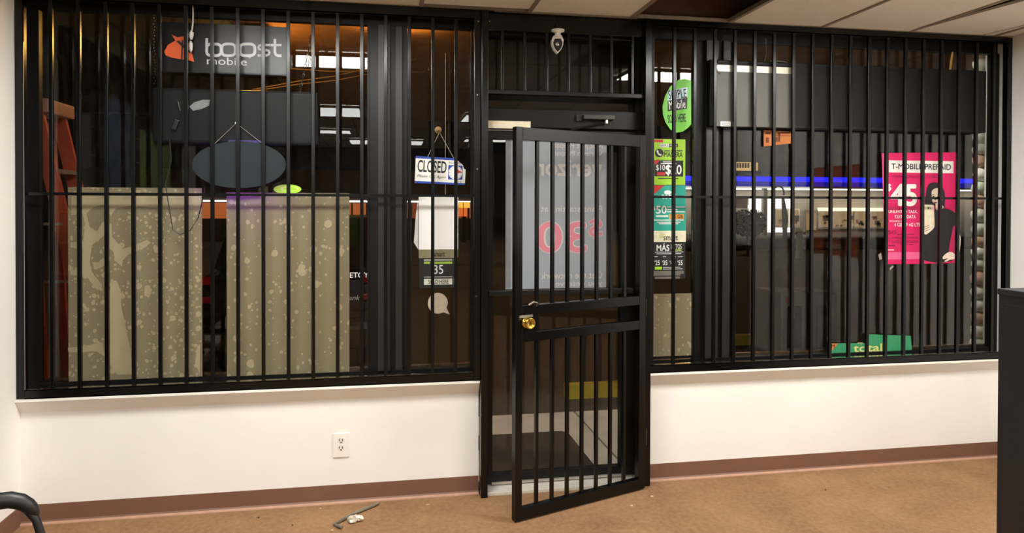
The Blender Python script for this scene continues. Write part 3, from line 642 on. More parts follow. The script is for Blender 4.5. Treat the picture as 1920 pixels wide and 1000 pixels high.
pbox('lime_label', LIME, t, (1228, 500.5, 1241, 506), YL-.001, .0005)
GP = mat('grey_bar_print', (112, 106, 98), .6)
for r_ in ((1224, 508, 1282, 514), (1224, 514, 1276, 517), (1228, 519, 1275, 523)): pbox('grey_bar', GP, t, r_, YL-.001, .0005)

# ------------------------------------------------------------------ wide right pane
t = thing('light_box', 'grey-backed light box with pale top edge and white sticker, upper right window', 'sign box', B(1420, 242, .06))
X0, X1, Z0, Z1 = rect(1331, 122, 1850, 243, .028)
MB().box(X0, X1, .03, .095, Z0, Z1, bev=.006).build('housing', mat('light_box_brown_black', (18, 17, 16), .5, spec=.3), t)
X0b, X1b, Z0b, Z1b = rect(1342, 127, 1846, 238, .028)
MB().box(X0b, X1b, .026, .031, Z0b, Z1b).build('back_panel', mat('light_box_grey', (28, 26, 24), .5, var=.08, scale=3, spec=.15), t)
ga = pbox('grey_sheet', mat('pale_grey_sheet', (84, 80, 72), .45, var=.06, scale=4), t, (1342, 130, 1483, 238), .0235, .002)
pbox('pale_edge', mat('pale_edge_metal', (190, 184, 168), .3, metal=.3), t, (1342, 124, 1485, 136), .0215, .003)
MB().tube([B(1351, 138, .02), B(1345, 134, .02), B(1343, 128, .02)], .004, 6).build('corner_clip', CHROME, t)
stk = pbox('sticker', WHITE, t, (1351, 228, 1370, 237), .0225, .0008)
for y_ in (230, 232.4, 234.6): pbox('small_print', BLACK, stk, (1353, y_, 1368, y_+.8), .0218, .0004)
MB().tube([B(1356, 62, .04), B(1350, 100, .03), B(1342, 130, .025)], .0022, 5).build('cable', BLACKP, t)
MB().tube([B(1436, 72, .05), B(1437, 100, .045), B(1432, 122, .04)], .002, 5).tube([B(1444, 114, .04), B(1468, 115, .04), B(1479, 119, .04)], .003, 5).build('hanger', mat('galvanised_steel', (170, 166, 158)), t)
t = thing('orange_notice', 'orange paper notice with dark ruled lines under the light box', 'notice', B(1457, 275, .1))
OP = mat('orange_paper', (196, 116, 52), .6, var=.06); OPK = mat('orange_notice_print', (112, 54, 24), .6)
ppoly('sheet', OP, t, [(1432, 244), (1483, 247), (1483, 269), (1432, 275)], .1, .0015)
for r_ in ((1436, 248, 1445, 252), (1447, 254, 1482, 255.2), (1436, 258, 1442, 268), (1449, 257, 1458, 266), (1464, 247, 1482, 250), (1459, 249, 1463, 266)): pbox('small_print', OPK, t, r_, .099, .0004)

t = thing('magenta_poster', 'magenta prepaid poster with 45 dollar price and a woman holding a phone', 'poster', B(1727, 496, .1))
MG = mat('magenta_print', (216, 8, 94), .45, var=.03, scale=4); MGD = mat('dark_magenta_print', (128, 8, 60), .5); SK = mat('pale_skin_print', (232, 214, 190), .5); SH = mat('black_shirt_print', (24, 21, 24), .5)
q = lambda x, y: (1640+x/4.1667, 270+y/4.1667); Yt = .099
ppoly('sheet', MG, t, [q(55, 72), q(630, 66), q(640, 70), q(652, 560), q(632, 930), q(355, 938), q(100, 940), q(78, 700)], Yt, .002)
ppoly('edge_fold', mat('magenta_edge_print', (206, 70, 120), .5), t, [q(55, 72), q(76, 72), q(100, 940), q(78, 900)], Yt-.001, .0006)
pbox('title_box', CREAM, t, (*q(112, 132), *q(616, 226)), Yt-.001, .0006)
text('T-MOBILE PREPAID', (*q(130, 155), *q(596, 200)), Yt-.002, BLACK, t, bold=.012)
text('SERVICIO PREPAGADO DE T-MOBILE', (*q(130, 244), *q(500, 266)), Yt-.001, MGD, t)
text('$', (*q(98, 312), *q(130, 372)), Yt-.001, CREAM, t, bold=.02); text('45', (*q(120, 312), *q(332, 488)), Yt-.001, CREAM, t, bold=.03)
text('UNLIMITED TALK,', (*q(108, 518), *q(336, 544)), Yt-.001, CREAM, t, bold=.012); text('TEXT & DATA', (*q(155, 556), *q(320, 582)), Yt-.001, CREAM, t, bold=.012)
text('INCLUDES UP TO', (*q(116, 596), *q(248, 610)), Yt-.001, CREAM, t, bold=.004); text('4 GB OF 4G LTE', (*q(152, 618), *q(356, 646)), Yt-.001, CREAM, t, bold=.012)
text('$45', (*q(106, 672), *q(168, 712)), Yt-.001, MGD, t, bold=.012)
text('LLAMADAS, TEXTOS', (*q(108, 724), *q(340, 746)), Yt-.001, MGD, t, bold=.008); text('Y DATOS ILIMITADOS', (*q(108, 754), *q(342, 776)), Yt-.001, MGD, t, bold=.008)
for r_ in ((176, 704, 310, 710), (108, 790, 160, 800), (200, 784, 300, 790)): pbox('small_print', MGD, t, (*q(r_[0], r_[1]), *q(r_[2], r_[3])), Yt-.001, .0004)
pbox('small_print', CREAM, t, (*q(98, 826), *q(150, 832)), Yt-.001, .0004)
pbox('pale_band', mat('pink_band_print', (226, 96, 144), .5), t, (*q(96, 846), *q(352, 902)), Yt-.001, .0005)
fg = ppoly('printed_figure', SH, t, [q(x, y) for x, y in sm([(470, 505), (540, 505), (600, 520), (650, 560), (660, 580), (625, 640), (580, 850), (600, 870), (625, 900), (560, 925), (480, 928), (380, 905), (370, 860), (378, 720), (430, 690), (468, 640)])], Yt-.0008, .0006)
ppoly('hair', SH, fg, [q(x, y) for x, y in sm([(395, 475), (400, 400), (408, 345), (430, 310), (470, 300), (510, 312), (535, 350), (550, 400), (548, 470), (545, 500), (500, 510), (460, 480)])], Yt-.0014, .0005)
ppoly('face', SK, fg, [q(x, y) for x, y in sm([(445, 380), (460, 355), (490, 345), (515, 365), (528, 400), (530, 440), (520, 470), (540, 495), (510, 518), (478, 510), (475, 470), (452, 450)])], Yt-.002, .0005)
ppoly('shadow_lock', SH, fg, [q(x, y) for x, y in [(498, 350), (512, 365), (518, 400), (505, 440), (500, 400)]], Yt-.0026, .0004)
for pl in ([(444, 402), (458, 392), (472, 396), (458, 398)], [(486, 398), (500, 394), (512, 402), (500, 401)]): ppoly('eyebrow', SH, fg, [q(x, y) for x, y in pl], Yt-.0026, .0004)
for ex, ey in ((459, 411), (497, 412)): ppoly('eye', SH, fg, [q(x, y) for x, y in ellipse(ex, ey, 9, 5, 14)], Yt-.0026, .0004)
ppoly('nose_shadow', mat('print_shadow', (120, 96, 88), .6), fg, [q(x, y) for x, y in [(476, 412), (481, 436), (472, 442), (468, 438)]], Yt-.0026, .0004)
ppoly('lips', MGD, fg, [q(x, y) for x, y in sm([(460, 458), (472, 454), (488, 458), (475, 466)])], Yt-.0026, .0004)
ppoly('printed_phone', mat('cream_phone_print', (226, 214, 184), .4), fg, [q(x, y) for x, y in [(382, 480), (390, 474), (455, 476), (463, 484), (468, 640), (458, 662), (390, 640), (384, 600)]], Yt-.003, .0005)
pbox('phone_camera', BLACK, fg, (*q(414, 494), *q(426, 508)), Yt-.0036, .0004); pbox('phone_camera', BLACK, fg, (*q(432, 498), *q(438, 506)), Yt-.0036, .0004)
ppoly('printed_hand', SK, fg, [q(x, y) for x, y in sm([(376, 640), (396, 622), (420, 614), (450, 630), (466, 650), (440, 680), (415, 700), (398, 708), (380, 690)])], Yt-.0042, .0005)
for k in range(3): ppoly('finger_line', SH, fg, [q(x, y) for x, y in [(384+k*4, 650+k*16), (425+k*3, 634+k*16), (426+k*3, 637+k*16), (385+k*4, 653+k*16)]], Yt-.0048, .0003)
ppoly('sleeve', mat('berry_print', (188, 20, 84), .5), fg, [q(x, y) for x, y in [(612, 650), (628, 640), (632, 850), (580, 850), (585, 790)]], Yt-.0014, .0005)
ppoly('printed_hand', SK, fg, [q(x, y) for x, y in sm([(536, 878), (570, 850), (600, 845), (625, 865), (622, 900), (590, 905), (560, 920), (545, 915), (572, 895), (535, 900)])], Yt-.002, .0005)
ppoly('arm_edge', SK, fg, [q(x, y) for x, y in sm([(652, 575), (658, 585), (660, 690), (672, 740), (662, 850), (650, 860), (652, 800), (664, 740), (650, 690)])], Yt-.0014, .0005)
tp = MB().prism([B(x, y, .1) for x, y in ((1647, 478), (1652, 474), (1654, 486), (1649, 488))], (0, .001, 0)).build('tape_scrap', mat('clear_tape', (150, 142, 128), .3)); tag(tp, 'small tape scrap at the lower left corner of magenta poster', 'tape')
tp = MB().prism([B(x, y, .1) for x, y in ((1668, 503), (1674, 498), (1676, 500), (1669, 507))], (0, .001, 0)).build('tape_scrap', MATS['clear_tape']); tag(tp, 'small tape scrap just below the magenta poster', 'tape')

t = thing('teal_card', 'teal card with pale letters and orange corner at the window foot', 'card', B(1640, 662, .09))
TC = mat('teal_card_paper', (52, 146, 98), .5, var=.05); PL = mat('pale_lime_letter', (214, 214, 130), .5)
q = lambda x, y: (1520+x/7.692, 560+y/7.692); Yk = .096
ppoly('sheet', TC, t, [q(280, 650), q(790, 645), q(805, 515), q(1445, 540), q(1460, 740), q(1280, 752), q(280, 790)], Yk, .003)
ppoly('orange_corner', OP, t, [q(280, 650), q(395, 652), q(280, 780)], Yk-.001, .0006); text('M', (*q(300, 662), *q(345, 712)), Yk-.002, BLACK, t, bold=.01)
text('total', (*q(615, 655), *q(1030, 768)), Yk-.001, PL, t, bold=.02); text('my', (*q(680, 632), *q(750, 668)), Yk-.001, PL, t)
rb = thing('ribbon_scrap', 'thin yellow ribbon scrap hanging at the top of the right window', 'ribbon', B(1784, 132, .1))
MB().prism([B(x, y, .1) for x, y in ((1786, 93), (1788, 95), (1785, 120), (1783, 133), (1780, 131), (1782, 112))], (0, .002, 0)).build('ribbon', mat('straw_ribbon', (222, 176, 92), .5), rb)

# ------------------------------------------------------------------ wall outlet and floor litter
t = thing('wall_outlet', 'white duplex power outlet on the wall under the left window', 'outlet', B(639, 858, YW))
pbox('cover_plate', mat('outlet_white', (240, 236, 226), .35, var=.01), t, (624, 813, 655, 858), YW-.007, .007, bev=.003)
OL = mat('outlet_socket', (228, 222, 210), .4, var=.01)
for cy in (827, 841):
    s_ = ppoly('socket', OL, t, ellipse(639.5, cy, 6.5, 6, 20), YW-.009, .002)
    for x_ in (636.6, 642.2): pbox('slot', BLACK, s_, (x_-.7, cy-3.4, x_+.7, cy+.6), YW-.0098, .0008)
    ppoly('ground_hole', BLACK, s_, ellipse(639.4, cy+3, 1.3, 1.4, 10), YW-.0098, .0008)
t = MB(); RB = [G(710, 944, .01), G(660, 965, .01), G(634, 979, .01), G(627, 983.5, .01), G(632, 986, .01), G(641, 989.5, .01)]
t = t.tube(RB, .0085, 10).build('hex_key', mat('weathered_steel', (128, 120, 104), .5, metal=.5, var=.2, scale=40)); tag(t, 'long L-shaped grey steel rod lying on the carpet by the baseboard', 'steel rod')
t = thing('crumpled_plastic', 'small crumpled clear plastic scrap on the carpet beside the rod', 'plastic scrap', G(666, 981, 0))
gpl = mat('cloudy_plastic', (214, 204, 184), .2, var=.2, scale=60, coat=.6)
c_ = G(666, 980, 0)
MB().blob(c_+Vector((-.012, 0, .02)), (.026, .02, .02), 11, 2, .35).build('crumple', gpl, t); MB().blob(c_+Vector((.02, .006, .017)), (.02, .016, .016), 12, 2, .35).build('crumple', gpl, t)
crumbs = [((485, 972), 'left end of the baseboard by the chair side'), ((601, 955), 'baseboard left of the steel rod'), ((803, 948), 'baseboard between rod and gate post'), ((548, 986), 'carpet left of the steel rod'), ((622, 996), 'bent end of the steel rod'), ((1222, 932), 'gate hinge post'), ((1548, 920), 'pale carpet patch under the right window'), ((1184, 950), 'gate leaf on the room side')]
for i, ((px, py), lb) in enumerate(crumbs):
    g0 = G(px, py, 0); o = MB().blob(g0+Vector((0, 0, .0035)), (.006+.002*(i % 3), .005, .004), 20+i, 1, .3).build('floor_crumb', mat('pale_crumb', (206, 184, 150), .8) if i % 3 else mat('dark_crumb', (80, 60, 44), .8)); tag(o, 'tiny crumb on the floor near the '+lb, 'crumb', 'crumbs on the carpet')

# ------------------------------------------------------------------ foreground: black cabinet and armchair
cz = 1.30; cp = G(1873, 541, cz)
t = thing('black_cabinet', 'tall matt black cabinet at the right edge of the room', 'cabinet', (cp.x+.4, cp.y-.4, 0))
CB = mat('black_laminate', (17, 16, 16), .6, var=.1)
bx('carcass', CB, t, cp.x, min(cp.x+.62, XR-.01), cp.y-.75, cp.y, .06, cz-.025)
bx('top_panel', CB, t, cp.x-.004, min(cp.x+.63, XR-.008), cp.y-.76, cp.y+.004, cz-.025, cz, bev=.003)
bx('plinth', BLACKP, t, cp.x+.02, min(cp.x+.60, XR-.02), cp.y-.72, cp.y-.02, 0, .06)
bx('side_panel', mat('black_laminate_edge', (24, 23, 22), .5), t, cp.x-.006, cp.x, cp.y-.72, cp.y-.03, .1, cz-.06)
def Z2(px, py, zc):                       # point at a given distance along the view
    v = RR*((px-960)/F) + UU*((CY-py)/F) + _f; return O + v*zc
a0 = Z2(72, 941, 2.45)
t = thing('armchair', 'black plastic armchair cut off by the lower left corner', 'chair', (a0.x-.25, a0.y-.12, 0))
CH = mat('chair_black_plastic', (26, 25, 25), .45, var=.12, scale=50)
def arm(dy):
    P = [Vector((a0.x+u, a0.y+u*.24+dy, a0.z+.02-14*max(0, u+.09)**2.2)) for u in (-.42, -.36, -.25, -.18, -.12, -.08, -.05, -.03, -.016, -.006, -.001)]
    m = MB().tube(P, [.014, .022, .026, .027, .028, .028, .027, .025, .021, .014, .005], 14); o = m.build('arm_pad', CH, t, smooth=True)
    Q = [Vector((a0.x-.04, a0.y-.012+dy, a0.z-.01)), Vector((a0.x-.006, a0.y-.004+dy, a0.z-.06)), Vector((a0.x+.02, a0.y+dy, a0.z-.16)), Vector((a0.x+.02, a0.y+dy, a0.z-.24)), Vector((a0.x-.08, a0.y-.02+dy, a0.z-.27))]
    MB().tube(Q, .014, 10).build('arm_support', CH, t, smooth=True)
arm(0); arm(-.52)
sx, sy, sz = a0.x-.25, a0.y-.30, a0.z-.22
MB().box(sx-.25, sx+.24, sy-.24, sy+.24, sz-.04, sz+.04, bev=.02).build('seat', CH, t)
MB().box(sx-.31, sx-.25, sy-.22, sy+.22, sz+.06, sz+.55, bev=.02).build('backrest', CH, t)
MB().tube([(sx-.26, sy, sz-.02), (sx-.29, sy, sz+.15)], .02).build('back_bracket', CH, t)
MB().tube([(sx, sy, .08), (sx, sy, sz-.03)], .03, 12).build('gas_column', CH, t)
for k in range(5):
    a = 2*math.pi*k/5+.3; e = Vector((sx+.26*math.cos(a), sy+.26*math.sin(a), .07))
    lg = MB().tube([(sx, sy, .11), e], [.025, .016], 8).build('base_leg', CH, t)
    MB().lathe([(.026, -.02), (.026, .02)], e+Vector((0, 0, -.044)), 'Y', 12).build('caster', BLACKP, lg)

# ------------------------------------------------------------------ dim back of the room (seen mirrored in the glass)
SL = mat('slatwall_grey', (58, 56, 53), .6, var=.05)
def slat_panel(x0, x1, z0, z1, label):
    t = thing('slatwall_panel', label, 'slatwall', ((x0+x1)/2, YB+.03, z0), 'slatwall at the back of the room')
    n = int((z1-z0)/.15); hgt = (z1-z0)/n; f0 = None
    for k in range(n):
        if f0 is None: f0 = bx('slat', SL, t, x0, x1, YB+.003, YB+.028, z0+.006, z0+hgt-.006)
        else:
            o = f0.copy(); COL.objects.link(o); o.location = f0.location+Vector((0, 0, hgt*k))
slat_panel(-1.7, .3, .5, 2.4, 'grey slatted display wall at the back, left half')
slat_panel(1.9, 3.9, .5, 2.4, 'grey slatted display wall at the back, right half')
def side_slats(y0, y1, z0, z1):
    t = thing('slatwall_panel', 'dark slatted display wall along the left wall of the room', 'slatwall', (XL+.01, (y0+y1)/2, z0), 'slatwall at the back of the room')
    n = 13; hgt = (z1-z0)/n; f0 = None; m_ = mat('slatwall_black', (20, 19, 19), .7, spec=.2)
    for k in range(n):
        if f0 is None: f0 = bx('slat', m_, t, XL+.002, XL+.02, y0, y1, z0+.005, z0+hgt-.005)
        else:
            o = f0.copy(); COL.objects.link(o); o.location = f0.location+Vector((0, 0, hgt*k))
side_slats(-6.5, -.24, .35, 2.66)
for y0, y1, z0, z1, lb in ((-1.92, -1.22, 1.63, 2.0, 'upper'), (-1.92, -1.22, 1.2, 1.42, 'lower')):
    t = thing('wall_poster', lb+' rust-orange poster on the right wall, mirrored in the glass', 'poster', (XR-.004, (y0+y1)/2, z0))
    bx('sheet', mat('rust_paper', (190, 92, 52), .6), t, XR-.005, XR-.001, y0, y1, z0, z1)
    for k in range(2): bx('pale_block', mat('pale_rust_print', (212, 170, 146), .6), t, XR-.007, XR-.005, y0+.22, y1-.2, z0+.05+k*(z1-z0)*.4, z0+.10+k*(z1-z0)*.4)
for y0, y1, z0, z1, rgb, lb in ((-.62, -.40, 1.1, 2.2, (96, 92, 84), 'grey'), (-1.30, -.85, 1.5, 2.36, (70, 96, 130), 'blue'), (-2.25, -1.5, 1.4, 2.2, (120, 150, 70), 'green'), (-3.2, -2.6, 1.4, 2.3, (150, 150, 146), 'pale')):
    o = bx('display_poster', mat('side_print_'+lb, rgb, .6), None, XL+.022, XL+.026, y0, y1, z0, z1); tag(o, 'dim %s display poster on the slatted left wall' % lb, 'poster')
for i, (x, z, rgb, lb) in enumerate(((-1.35, 1.3, (60, 90, 130), 'blue'), (-.75, 1.3, (90, 130, 60), 'green'), (-.2, 1.35, (120, 50, 50), 'red'))):
    o = bx('display_poster', mat('display_print_'+lb, rgb, .6), None, x-.22, x+.22, YB+.032, YB+.036, z-.4, z+.45); tag(o, 'dim %s display poster on the slatted back wall' % lb, 'poster')

# ------------------------------------------------------------------ outside
ASPH = mat('asphalt', (74, 70, 66), .9, var=.2, scale=20, bump=.1); CONC = mat('sidewalk_concrete', (214, 210, 202), .85, var=.1, scale=5, bump=.05)
o = bx('parking_lot', ASPH, None, -60, 90, 1.5, 90, -.25, -.12); struct(o)
o = thing('sidewalk', None, None, (1, .9, -.1), kind='structure')
f0 = None
for k in range(12):
    x0 = -5+k*1.3
    if f0 is None: f0 = bx('slab', CONC, o, x0, x0+1.288, .2, 1.55, -.12, -.02, bev=.006)
    else:
        c_ = f0.copy(); COL.objects.link(c_); c_.location = f0.location+Vector((1.3*k, 0, 0))
pts = [G(922, 875, -.02), G(1112, 868, -.02), G(1062, 806, -.02), G(1052, 803, -.02), G(922, 806, -.02)]
o = MB().prism([Vector((.62, .25, -.0195)), Vector((1.30, .25, -.0195)), Vector((1.30, 1.0, -.0195)), Vector((1.26, 1.05, -.0195)), Vector((.62, 1.05, -.0195))], (0, 0, .012)).build('door_mat', mat('charcoal_mat', (66, 60, 56), .95, var=.15, scale=90, bump=.3)); tag(o, 'charcoal door mat on the pavement outside the glass door', 'door mat')
YEL = mat('yellow_kerb_paint', (196, 178, 52), .7, var=.15, scale=12)
def wheel_stop(x, y, lb, L=1.7):
    o = MB().prism([(x, y, -.12), (x, y+.16, -.12), (x, y+.13, 0), (x, y+.03, 0)], (L, 0, 0)).build('wheel_stop', YEL); tag(o, lb, 'wheel stop', 'yellow wheel stops')
wheel_stop(1.62, 2.25, 'yellow wheel stop seen through the foot of the door glass'); wheel_stop(3.75, 4.3, 'yellow wheel stop seen low in the wide right pane')
# overhang above the pavement with lamps
cnp = thing('canopy', 'brown stucco overhang above the pavement outside', 'canopy', (0, 1.8, 2.98))
STU = mat('canopy_stucco', (170, 120, 78), .85, var=.18, scale=6, bump=.15)
bx('soffit', STU, cnp, -1.1, 1.45, .21, 7, 2.96, 3.02); bx('soffit', STU, cnp, 1.46, 7.0, .21, 7, 2.96, 3.02); bx('fascia', STU, cnp, -4.5, 7.0, 7, 7.1, 2.96, 3.5); bx('soffit', mat('shade_dark_soffit', (30, 27, 25), .7, var=.15), cnp, -4.5, -1.11, .21, 7, 2.96, 3.02)  # left soffit coloured dark in place of shade, keeps left panes dark
SOD = (1.0, .52, .10)
def wallpack(loc, energy, label, up=False):
    t = thing('wall_lamp', label, 'outdoor lamp', loc)
    x, y, z = loc
    k = -1 if up else 1
    MB().box(x-.09, x+.09, y-.06, y+.06, z-.02*k, z+.06*k, bev=.01).build('housing', BRONZE, t)
    MB().box(x-.07, x+.07, y-.045, y+.045, z-.05*k, z-.02*k, bev=.008).build('lens', emit('sodium_uplens', SOD, 12) if up else emit('sodium_lens', SOD, 90), t)
    MB().tube([(x, y+.05, z), (x, y+.10, z), (x, y+.10, 2.96)], .012, 6).build('bracket', BRONZE, t)
    l = bpy.data.lights.new('sodium_bulb', 'SPOT' if up else 'POINT'); l.energy = energy; l.color = SOD; l.shadow_soft_size = .06
    lo = bpy.data.objects.new('sodium_bulb', l); COL.objects.link(lo); lo.parent = t; lo.location = (0, 0, .06 if up else -.12)
    if up: l.spot_size = math.radians(168); l.spot_blend = .3; lo.rotation_euler = (math.pi, 0, 0)
wallpack((B(738, 80, 1.0).x, 1.2, 2.78), 85, 'orange outdoor uplight under the overhang behind the thick left mullion', True)
wallpack((-.98, 1.5, 2.88), 20, 'orange outdoor lamp under the overhang behind the emblem sign')
en = thing('added_downlight', 'added outdoor downlight above the doorway brightening the pavement', 'outdoor lamp', (1.25, 1.0, 2.93))  # added lamp, brightens the pavement outside the door
MB().lathe([(.09, 0), (.09, .02), (.07, .028)], (1.25, 1.0, 2.93), 'Z', 18).build('trim_ring', BRONZE, en); MB().lathe([(.06, 0), (.06, .004)], (1.25, 1.0, 2.926), 'Z', 18).build('lens', emit('added_downlight_lens', (1, .96, .88), 6), en)
l = bpy.data.lights.new('added_downlight_bulb', 'SPOT'); l.energy = 130; l.color = (1, .97, .88); l.spot_size = math.radians(62); l.spot_blend = .5; l.shadow_soft_size = .05
lo = bpy.data.objects.new('added_downlight_bulb', l); COL.objects.link(lo); lo.parent = en; lo.location = (0, 0, -.02)
for k, (a, b) in enumerate((((535, 128), (700, 133)), ((560, 152), (700, 126)), ((560, 158), (700, 137)))):
    A, C = B(*a, 2.2), B(*b, 2.2); mid = (A+C)/2+Vector((0, 0, -.015))
    MB().tube([A-(C-A)*.6, A, mid, C, C+(C-A)*.6], .004, 5).build('slack_wire', mat('wire_tan', (170, 140, 100), .6), cnp)
# parking-lot lamp
def lot_lamp(x, y, hgt, energy, label, head=(-.7, 0)):
    t = thing('parking_lamp', label, 'street lamp', (x, y, -.12))
    PM = mat('lamp_pole_grey', (90, 88, 84), .5, metal=.5)
    MB().tube([(x, y, -.12), (x, y, hgt)], .08, 10).build('pole', PM, t); MB().tube([(x, y, hgt-.1), (x+head[0], y+head[1], hgt)], .04, 8).build('arm', PM, t)
    MB().box(x+head[0]-.25, x+head[0]+.25, y-.15, y+.15, hgt-.06, hgt+.08, bev=.03).build('lamp_head', PM, t)
    l = bpy.data.lights.new('lot_bulb', 'POINT'); l.energy = energy; l.color = (1, .55, .2); l.shadow_soft_size = .2
    lo = bpy.data.objects.new('lot_bulb', l); COL.objects.link(lo); lo.parent = t; lo.location = (head[0], head[1], hgt+.12-.25)
lot_lamp(B(735, 300, 17).x, 17, 8, 900, 'tall parking lamp post far behind the thick left mullion')
lot_lamp(B(1330, 300, 24).x, 24, 8, 700, 'tall parking lamp post far behind the thick right mullion')

# stone pier outside the right jamb
t = thing('stone_pier', 'column of rounded pale stones outside beside the right jamb', 'stone column', (B(1840, 640, .3).x, .3, -.02))
xa = B(1833, 400, .22).x; xb = xa+.42
bx('mortar', mat('mortar_grey', (110, 104, 96), .9), t, xa+.05, xb, .25, .30, -.02, 2.9)
z = -.02; k = 0; cols3 = [(240, 234, 220), (224, 184, 164), (214, 226, 204), (246, 242, 230), (216, 180, 156), (226, 232, 220)]
while z < 2.85:
    hgt = random.uniform(.075, .10); m_ = mat('river_stone_%d' % (k % 6), cols3[k % 6], .6, var=.2, scale=25, bump=.2)
    MB().blob((xa+.062+random.uniform(-.006, .006), .262, z+hgt/2), (.062, .05, hgt*.54), 50+k, 2, .07).build('stone', m_, t, smooth=True)
    z += hgt; k += 1

# added spotlight on the outer header, brightens the stones along the glass
sp = thing('added_spotlight', 'added outdoor spotlight above the right window brightening the stone column', 'outdoor lamp', (2.9, .26, 2.84))
MB().lathe([(.03, 0), (.03, .06), (.018, .075)], (2.9, .26, 2.80), 'Z', 14).build('housing', BRONZE, sp); MB().box(2.88, 2.92, .201, .262, 2.876, 2.89).build('bracket', BRONZE, sp)
for tz, en in ((2.3, 45), (1.2, 120)):
    l = bpy.data.lights.new('added_spot_bulb', 'SPOT'); l.energy = en; l.color = (1, .96, .86); l.spot_size = math.radians(40); l.spot_blend = .5; l.shadow_soft_size = .02
    lo = bpy.data.objects.new('added_spot_bulb', l); COL.objects.link(lo); lo.parent = sp; lo.location = (0, 0, -.06)
    lo.rotation_euler = (Vector((3.99, .235, tz))-Vector((2.9, .26, 2.78))).to_track_quat('-Z', 'Y').to_euler()

# orange step ladder outside the left end of the window
t = thing('step_ladder', 'orange fibreglass step ladder outside the left end of the window', 'ladder', (B(100, 800, .55).x, .55, -.02))
OF = mat('orange_fibreglass', (206, 96, 72), .45, var=.1, scale=14); AL = mat('ladder_aluminium', (180, 172, 164), .4, metal=.5)
topz = B(85, 200, .55).z; xt = B(84, 200, .55).x
xb1 = B(160, 520, .55).x; zb1 = B(160, 520, .55).z
dx = (xb1-xt)/(topz-zb1)*(topz+.02)
for y in (.42, .70):
    MB().prism([(xt-.03, y, topz-.05), (xt+.045, y, topz-.05), (xt+dx+.045, y, -.02), (xt+dx-.045, y, -.02)], (0, .028, 0)).build('front_rail', OF, t)
    MB().prism([(xt-.06, y, topz-.08), (xt-.02, y, topz-.08), (xt+.02+dx*.18, y, -.02), (xt-.035+dx*.18, y, -.02)], (0, .028, 0)).build('rear_rail', OF, t)
MB().box(xt-.11, xt+.08, .40, .75, topz-.05, topz+.03, bev=.012).build('top_cap', mat('ladder_cap_grey', (190, 150, 140), .5), t)
for k in range(6):
    f = (k+1)/6.6; zz = topz-.05-(topz-.05)*f; xx = xt+dx*f
    MB().box(xx-.045, xx+.045, .425, .725, zz-.012, zz+.012).build('step', AL, t)
    if k in (1, 2): MB().box(xt-.05+dx*.18*f, xx, .415, .425, zz+.02, zz+.035).build('spreader', AL, t)

# dark car parked outside behind the boards
cy0 = 3.2
def cxp(px): return B(px, 500, cy0).x
t = thing('parked_car', 'black parked car seen from behind between the brown boards', 'car', ((cxp(372)+cxp(705))/2, 5.2, -.12))
xl, xr = cxp(366), cxp(706); CP = mat('car_black_paint', (14, 14, 16), .2, var=.05, coat=.8); xm = (xl+xr)/2
body = MB().prism([(xl, cy0+.05, .25), (xl, cy0, .55), (xl, cy0+.08, .95), (xl, cy0+2.9, .95), (xl, cy0+4.2, .8), (xl, cy0+4.4, .5), (xl, cy0+4.3, .25)], (xr-xl, 0, 0)); bmesh.ops.bevel(body.bm, geom=list(body.bm.edges), offset=.06, segments=3, affect='EDGES'); body.build('body', CP, t, smooth=False)
cab = MB().prism([(xl+.1, cy0+.12, .94), (xl+.22, cy0+.45, 1.5), (xl+.22, cy0+2.1, 1.52), (xl+.1, cy0+3.0, .94)], (xr-xl-.2, 0, 0)); bmesh.ops.bevel(cab.bm, geom=list(cab.bm.edges), offset=.07, segments=3, affect='EDGES'); cab.build('cabin', CP, t)
MB().prism([(xl+.22, cy0+.17, 1.02), (xr-.22, cy0+.17, 1.02), (xr-.3, cy0+.40, 1.42), (xl+.3, cy0+.40, 1.42)], (0, -.02, -.005)).build('rear_window', mat('car_window_black', (8, 9, 10), .1), t)
TL = mat('tail_light_red', (190, 24, 24), .25, var=.1, coat=.5)
for a, b in ((378, 397), (676, 694)):
    MB().box(cxp(a), cxp(b), cy0-.02, cy0+.06, B(388, 535, cy0).z, B(388, 519, cy0).z, bev=.01).build('tail_light', TL, t); MB().box(cxp(a), cxp(b), cy0-.02, cy0+.06, B(388, 569, cy0).z, B(388, 557, cy0).z, bev=.01).build('tail_light', TL, t)
MB().box(cxp(412), cxp(424), cy0-.012, cy0+.01, B(418, 628, cy0).z, B(418, 620, cy0).z).build('plate_edge', CHROME, t)
MB().box(xl+.04, xr-.04, cy0-.06, cy0+.12, .22, .45, bev=.03).build('bumper', CP, t)
for x in (xl+.02, xr-.22):
    for y in (cy0+.9, cy0+3.5): MB().lathe([(.2, 0), (.31, .02), (.31, .18), (.2, .2)], (x, y, .19), 'X', 20).build('wheel', mat('tyre_rubber', (18, 18, 18), .9), t)

